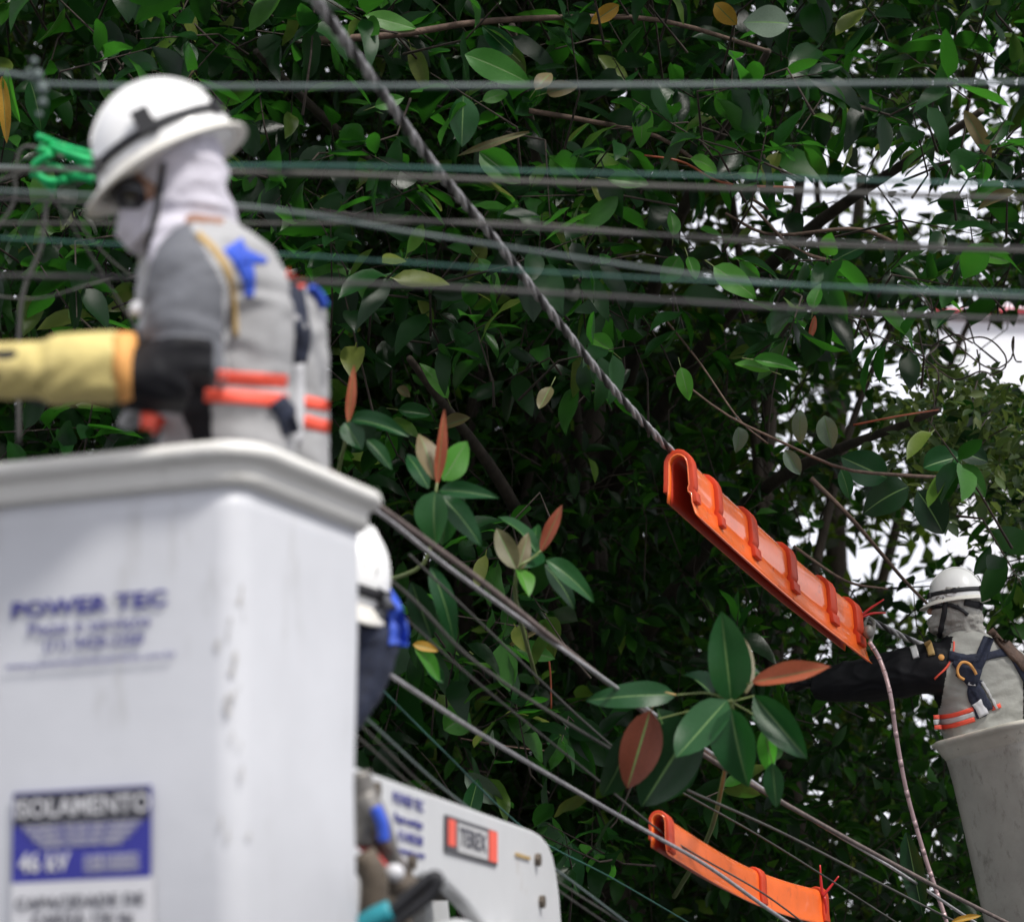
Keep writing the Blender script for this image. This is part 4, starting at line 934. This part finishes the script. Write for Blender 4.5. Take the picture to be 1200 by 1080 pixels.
helmet(p3, P(386, 700, dU), Vector((.35, -.8, -.3)), Vector((.3, -.05, 1)), 1.14)
ribbon('collar', [M['blue']], T3, [(450, 695), (460, 712), (467, 735), (466, 756)], [20, 24], p3, .006, 12, 2, fallback=dU)
ribbon('hood', [M['clothdark']], T3, [(425, 690), (440, 700), (455, 720)], 26, p3, .006, 8, 3, fallback=dU)

# --- right worker (back to us, head turned left)
dR = 12.35
SR = dR/F
def Q(px, py, dd=0): return P(px, py, dR+dd)
def r4(px, py, dd, rx, ry, rot=.25, e=.85): return ellring(Q(px, py, dd), Vector((math.cos(rot), math.sin(rot), 0))*rx*SR, Vector((-math.sin(rot), math.cos(rot), 0))*ry*SR, 26, e)
mb = MB()
mb.add(*loft_geo([r4(1192, 1040, 0, 40, 34), r4(1170, 930, 0, 44, 36), r4(1156, 880, 0, 47, 36), r4(1150, 850, 0, 49, 36), r4(1149, 820, 0, 54, 37), r4(1147, 793, 0, 58, 37), r4(1146, 775, 0, 60, 36), r4(1143, 762, 0, 52, 31), r4(1138, 752, 0, 36, 26), r4(1130, 742, 0, 22, 21)]))
mb.add(*tube_geo([Q(1133, 755), Q(1128, 738), Q(1122, 715)], [.075, .066, .062], 14))
mb.add(*ellipsoid(Q(1119, 706), Vector((.098, 0, 0)), Vector((0, .082, 0)), Vector((.0, 0, .118)), 14, 20))
mb.add(*ellipsoid(Q(1090, 716), Vector((.018, 0, 0)), Vector((0, .014, 0)), Vector((0, 0, .02)), 6, 8))
mb.add(*tube_geo([Q(1120, 778, -.02), Q(1098, 782, -.05), Q(1062, 788, -.03), Q(1025, 795, .05), Q(985, 799, .12), Q(955, 801, .18)], [.088, .112, .108, .100, .088, .07], 16))
mb.add(*tube_geo([Q(1180, 778, .0), Q(1205, 800, .02), Q(1225, 850, .1), Q(1200, 870, .35)], [.085, .078, .06, .045], 14))
fingers(mb, Q(946, 800, .2), Vector((-1, .2, 0)).normalized(), Vector((0, 0, 1)), Vector((-.2, -1, 0)).normalized(), 1.0, .7)
fingers(mb, Q(1196, 876, .38), Vector((-.5, .6, -.5)).normalized(), Vector((0, .5, .8)).normalized(), Vector((1, 0, 0)), 1.0, .7)
for px, dd in ((1182, 0), (1212, 0)):
    mb.add(*tube_geo([Q(px, 1010, dd), Q(px+12, 1100, dd), Q(px+24, 1160, dd)], [.08, .06, .05], 12)); mb.add(*ellipsoid(Q(px+24, 1165, dd+.05), (.05, 0, 0), (0, .12, 0), (0, 0, .04)))
pr = remeshed('person', mb, .0085, [M['cloth2'], M['rubber'], M['skin']], 4, .0055, 13)
tag(pr, 'worker seen from behind in the grimy bucket, black sleeve reaching left', 'person', 'line workers')
def regR(c):
    x, y, d = pw(c)
    if y < 738 and x < 1165: return 2
    if x < 1117-(y-745)*.18 and y > 745 and y < 830: return 1
    if x < 1085 and y > 700 and y < 840: return 1
    if x > 1199 and y > 785: return 1
    return 0
paint(pr, regR); TR = bvh(pr)
hb = MB(); XX = Vector((1, 0, 0)); YY = Vector((0, 1, 0))
def h4(px, py, a, b, dd=0, tl=0): return ellring(Q(px, py, dd), Vector((1, 0, tl))*a*SR, YY*b*SR, 26)
hb.add(*loft_geo([h4(1134, 756, 31, 26), h4(1132, 748, 27, 24), h4(1129, 738, 26, 22), h4(1124, 729, 29, 24), h4(1121, 718, 30, 25), h4(1119, 706, 29, 25), h4(1120, 690, 27, 23)]))
hb.add(*ellipsoid(Q(1103, 731), XX*.062, YY*.06, Vector((0, 0, .05)), 10, 16))
ho = remeshed('hood', hb, .0065, [M['hood2']], 3, .0075, 30, pr); Th = bvh(ho)
helmet(pr, Q(1123, 706), Vector((-.96, .22, -.10)), Vector((-.08, 0, 1)), .90, 'black')
MB().add(*ellipsoid(Q(1099, 711, -.01), Vector((.036, 0, 0)), Vector((0, .075, 0)), Vector((0, 0, .020)), 8, 14)).build('goggles', M['tint'], pr)
ribbon('goggle_strap', [M['black']], Th, [(1096, 711), (1115, 709), (1126, 714), (1134, 720)], 4, pr, .004, 14, 2, fallback=dR-.1)
ribbon('chin_strap', [M['black']], Th, [(1108, 700), (1107, 718), (1103, 735), (1100, 748)], 5.5, pr, .004, 14, 2, fallback=dR-.1)
ribbon('hood_shadow', [M['black']], Th, [(1130, 705), (1142, 708), (1152, 711)], 8, pr, .003, 8, 2, fallback=dR-.1)  # black strip standing in for the dark hood interior under the helmet back
def rb(name, mt, path, wd, off=.005, th=.004, n=18): return ribbon(name, [M[mt]], TR, path, wd, pr, off, n, 3, th, fallback=dR-.1)
rb('harness_strap', 'navy', [(1158, 748), (1150, 768), (1142, 786), (1132, 798)], 13)
rb('harness_strap', 'navy', [(1112, 768), (1130, 772), (1150, 770), (1168, 766), (1185, 764)], [11, 8])
rb('harness_strap', 'navy', [(1120, 774), (1135, 795), (1147, 812), (1158, 832)], [12, 12], .008)
rb('harness_strap', 'navy', [(1145, 795), (1140, 812), (1147, 830), (1150, 840)], [14, 12], .006)
rb('harness_strap', 'silver_tape', [(1150, 798), (1158, 812), (1168, 830)], 3, .007)
rb('harness_strap', 'navy', [(1185, 763), (1194, 778), (1206, 800)], 11)
rb('harness_pad', 'navy', [(1124, 784), (1134, 790), (1147, 794)], [14, 20], .012, .008)
rb('harness_strap', 'twig', [(1160, 738), (1170, 750), (1186, 768), (1204, 785)], [10, 10], .012, .01)
rb('reflective_stripe', 'orange_tape', [(1094, 840), (1115, 838), (1142, 830)], 5, .003)
rb('reflective_stripe', 'silver_tape', [(1094, 846), (1115, 844), (1142, 836)], 6, .0025)
rb('reflective_stripe', 'orange_tape', [(1095, 852), (1115, 850), (1142, 842)], 5, .003)
rb('reflective_stripe', 'orange_tape', [(1162, 830), (1172, 826)], 5, .003, n=4)
rb('shoulder_patch', 'gold', [(1086, 751), (1090, 760), (1092, 768)], 8, .004, n=6)['label'] = 'yellow patch'
rb('shoulder_patch', 'silver_tape', [(1070, 758), (1072, 764), (1074, 771)], 8, .004, n=6)['label'] = 'grey reflective patch'
rb('piping', 'orange_tape', [(1118, 752), (1117, 765), (1110, 780), (1095, 795)], 1.8, .002)
rb('buckle', 'stickerwhite', [(1134, 800), (1143, 801)], 5, .016, n=4)
rb('tag', 'stickerwhite', [(1143, 822), (1148, 829), (1152, 838)], [12, 12], .012, n=6)
loc, nn, _, dd_ = TR.ray_cast(CAM, ray(1103, 770)); MB().add(*ellipsoid(loc-ray(1103, 770)*.004, (.014, 0, 0), (0, .006, 0), (0, 0, .014), 8, 14)).build('button', M['cuff'], pr)
loc, nn, _, dd_ = TR.ray_cast(CAM, ray(1132, 787)); dd_ = (loc-CAM).dot(CF)-.03
MB().add(*tube_geo(spline([P(a, b, dd_) for a, b in [(1130, 796), (1124, 792), (1122, 784), (1127, 776), (1135, 777), (1141, 784), (1144, 790)]], 30), .0065, 8)).build('carabiner', M['cuff'], pr)

# ------------------------------------------------------------------ truck boom behind the bucket (lower middle)
A0 = P(405, 893, 6.1); B0 = P(652, 982, 8.4); ax = (B0-A0); Lb = ax.length; ax.normalize(); zz = Vector((0, 0, 1)); zz = (zz-ax*zz.dot(ax)).normalized(); nb = ax.cross(zz).normalized()
bo = thing('crane_boom', P(540, 1150, 7.2), 'white truck boom with red-ended badge and bolts beside the bucket', 'crane boom')
def bp(s, t, o=0): return A0+ax*(s*Lb)+zz*(-t)+nb*o
outl = [(-.25, 0), (.86, 0), (.91, .006), (.95, .022), (.98, .052), (1.0, .095), (1.02, .16), (1.035, .25), (1.05, .40), (1.06, .9), (.80, .9), (.80, .33), (.70, .29), (.62, .30), (.52, .25), (.40, .20), (.30, .20), (.20, .24), (.14, .34), (-.25, .34)]
f0 = [bp(s, t) for s, t in outl]; f1 = [bp(s, t, -.05) for s, t in outl]; n_ = len(outl)
bevel(MB().add(f0+f1, [tuple(range(n_))[::-1], tuple(range(n_, 2*n_))]+[(i, (i+1) % n_, n_+(i+1) % n_, n_+i) for i in range(n_)]).build('side_plate', M['white_paint'], bo, False), .012, 3)
g0 = [bp(s, t, -.34) for s, t in outl]; g1 = [bp(s, t, -.39) for s, t in outl]
MB().add(g0+g1, [tuple(range(n_))[::-1], tuple(range(n_, 2*n_))]+[(i, (i+1) % n_, n_+(i+1) % n_, n_+i) for i in range(n_)]).build('side_plate', M['white_paint'], bo, False)
MB().add(*box_geo(bp(.4, .10, -.195), ax*(.5*Lb), nb*.144, zz*.09)).build('core_box', M['grimemetal'], bo, False)
def tube_part(name_, pts, r, mt, seg=14): return MB().add(*tube_geo(spline(pts, 12), r, seg)).build(name_, M[mt], bo)
tube_part('cylinder', [bp(.05, .46, .0), bp(.45, .37, .0)], .085, 'white_paint', 20); tube_part('cylinder', [bp(.5, .36, .0), bp(.75, .36, 0)], .05, 'white_paint', 20)
for s in (.62, .70): tube_part('knuckle', [bp(s, .30, .02), bp(s+.01, .45, .02)], .05, 'white_paint')
def bplane(px, py, off=.0): return on_plane(px, py, A0+nb*.001, nb)+nb*off
for a, b in ((438, 925), (628, 1007), (633, 1056), (480, 1010)):
    c = bplane(a, b, .004); MB().add(*tube_geo([c-nb*.006, c+nb*.010], .018, 8)).build('bolt', M['grimemetal'], bo, False)
def bdecal(name_, px0, px1, pyc, h_px, d_, mt, off):
    a = bplane(px0, pyc, off); sl_ = (978-893)/(640-405); b = bplane(px1, pyc+(px1-px0)*.33, off); c = (a+b)/2; hw = (b-a).dot(ax)/2
    return MB().add(*box_geo(c, ax*hw, nb*.001, zz*(h_px/2/F*d_))).build(name_, M[mt], bo, False), c, hw
bdecal('badge', 520, 581, 975, 42, 7.3, 'stickerblack', .003); bdecal('badge_panel', 534, 569, 980, 33, 7.3, 'silver_tape', .006)
bdecal('badge_end', 523, 531, 974, 30, 7.2, 'orange_tape', .006); bdecal('badge_end', 571, 580, 990, 36, 7.5, 'orange_tape', .006)
_, c, hw = bdecal('marker', 603, 620, 1000, 4, 7.7, 'gold', .004)
text('TEREX', .062, bplane(551, 985, .009), ax, zz, M['ink'], bo, 'lettering', .001, sx=1.7)
for s_, px, py, sz, sx in (('POWER TEC', 478, 940, .036, 1.5), ('Peças e serviços', 478, 962, .030, 1.4), ('(11) 4428-2268', 480, 982, .030, 1.3), ('www.powertec.com.br', 478, 998, .018, 1.9)):
    text(s_, sz, bplane(px, py, .003), ax, zz, M['inkblue'], bo, 'lettering', .0008, sx=sx)
# grimy joint machinery at the left end
for pts, r, mt in [([(425, 930, 6.0), (440, 960, 6.0), (452, 1000, 6.05), (458, 1040, 6.1)], .03, 'greymetal'), ([(430, 960, 6.0), (448, 985, 6.0), (470, 1015, 6.1)], .014, 'wirebrown'),
                   ([(425, 1010, 6), (450, 1030, 6), (480, 1040, 6.1)], .028, 'grimemetal'), ([(440, 945, 5.95), (448, 965, 5.95), (450, 985, 5.95)], .013, 'blue'), ([(424, 1000, 5.95), (438, 1030, 5.95), (436, 1080, 5.95)], .03, 'grimemetal'),
                   ([(420, 985, 6.0), (440, 1005, 6.0), (462, 1035, 6.0)], .012, 'red'), ([(420, 905, 6.0), (428, 940, 6.0), (425, 990, 6.0)], .026, 'greymetal')]:
    MB().add(*tube_geo(spline([P(*p) for p in pts], 12), r, 12)).build('hydraulic_hose', M[mt], bo)
MB().add(*ellipsoid(P(462, 1022, 5.98), (.022, 0, 0), (0, .02, 0), (0, 0, .02), 8, 12)).build('fitting', M['stickerwhite'], bo)
MB().add(*box_geo(P(445, 1062, 6.25), (.07, 0, 0), (0, .07, 0), (0, 0, .08))).build('joint_block', M['grimemetal'], bo, False)
# black looped tool handle with teal grip
tl = thing('hand_tool', P(430, 1080, 5.75), 'black looped handle with teal grip poking up beside the bucket', 'tool')
MB().add(*tube_geo(spline([P(a, b, 5.75) for a, b in [(448, 1078), (480, 1048), (508, 1026), (513, 1034), (500, 1052), (474, 1072), (458, 1088)]], 30), .0125, 10)).build('loop', M['black'], tl)
MB().add(*tube_geo(spline([P(a, b, 5.75) for a, b in [(452, 1070), (470, 1060), (500, 1030)]], 12), .011, 10)).build('arm', M['black'], tl)
MB().add(*tube_geo(spline([P(a, b, 5.75) for a, b in [(458, 1066), (440, 1074), (415, 1090)]], 8), .022, 12)).build('grip', M['teal'], tl)
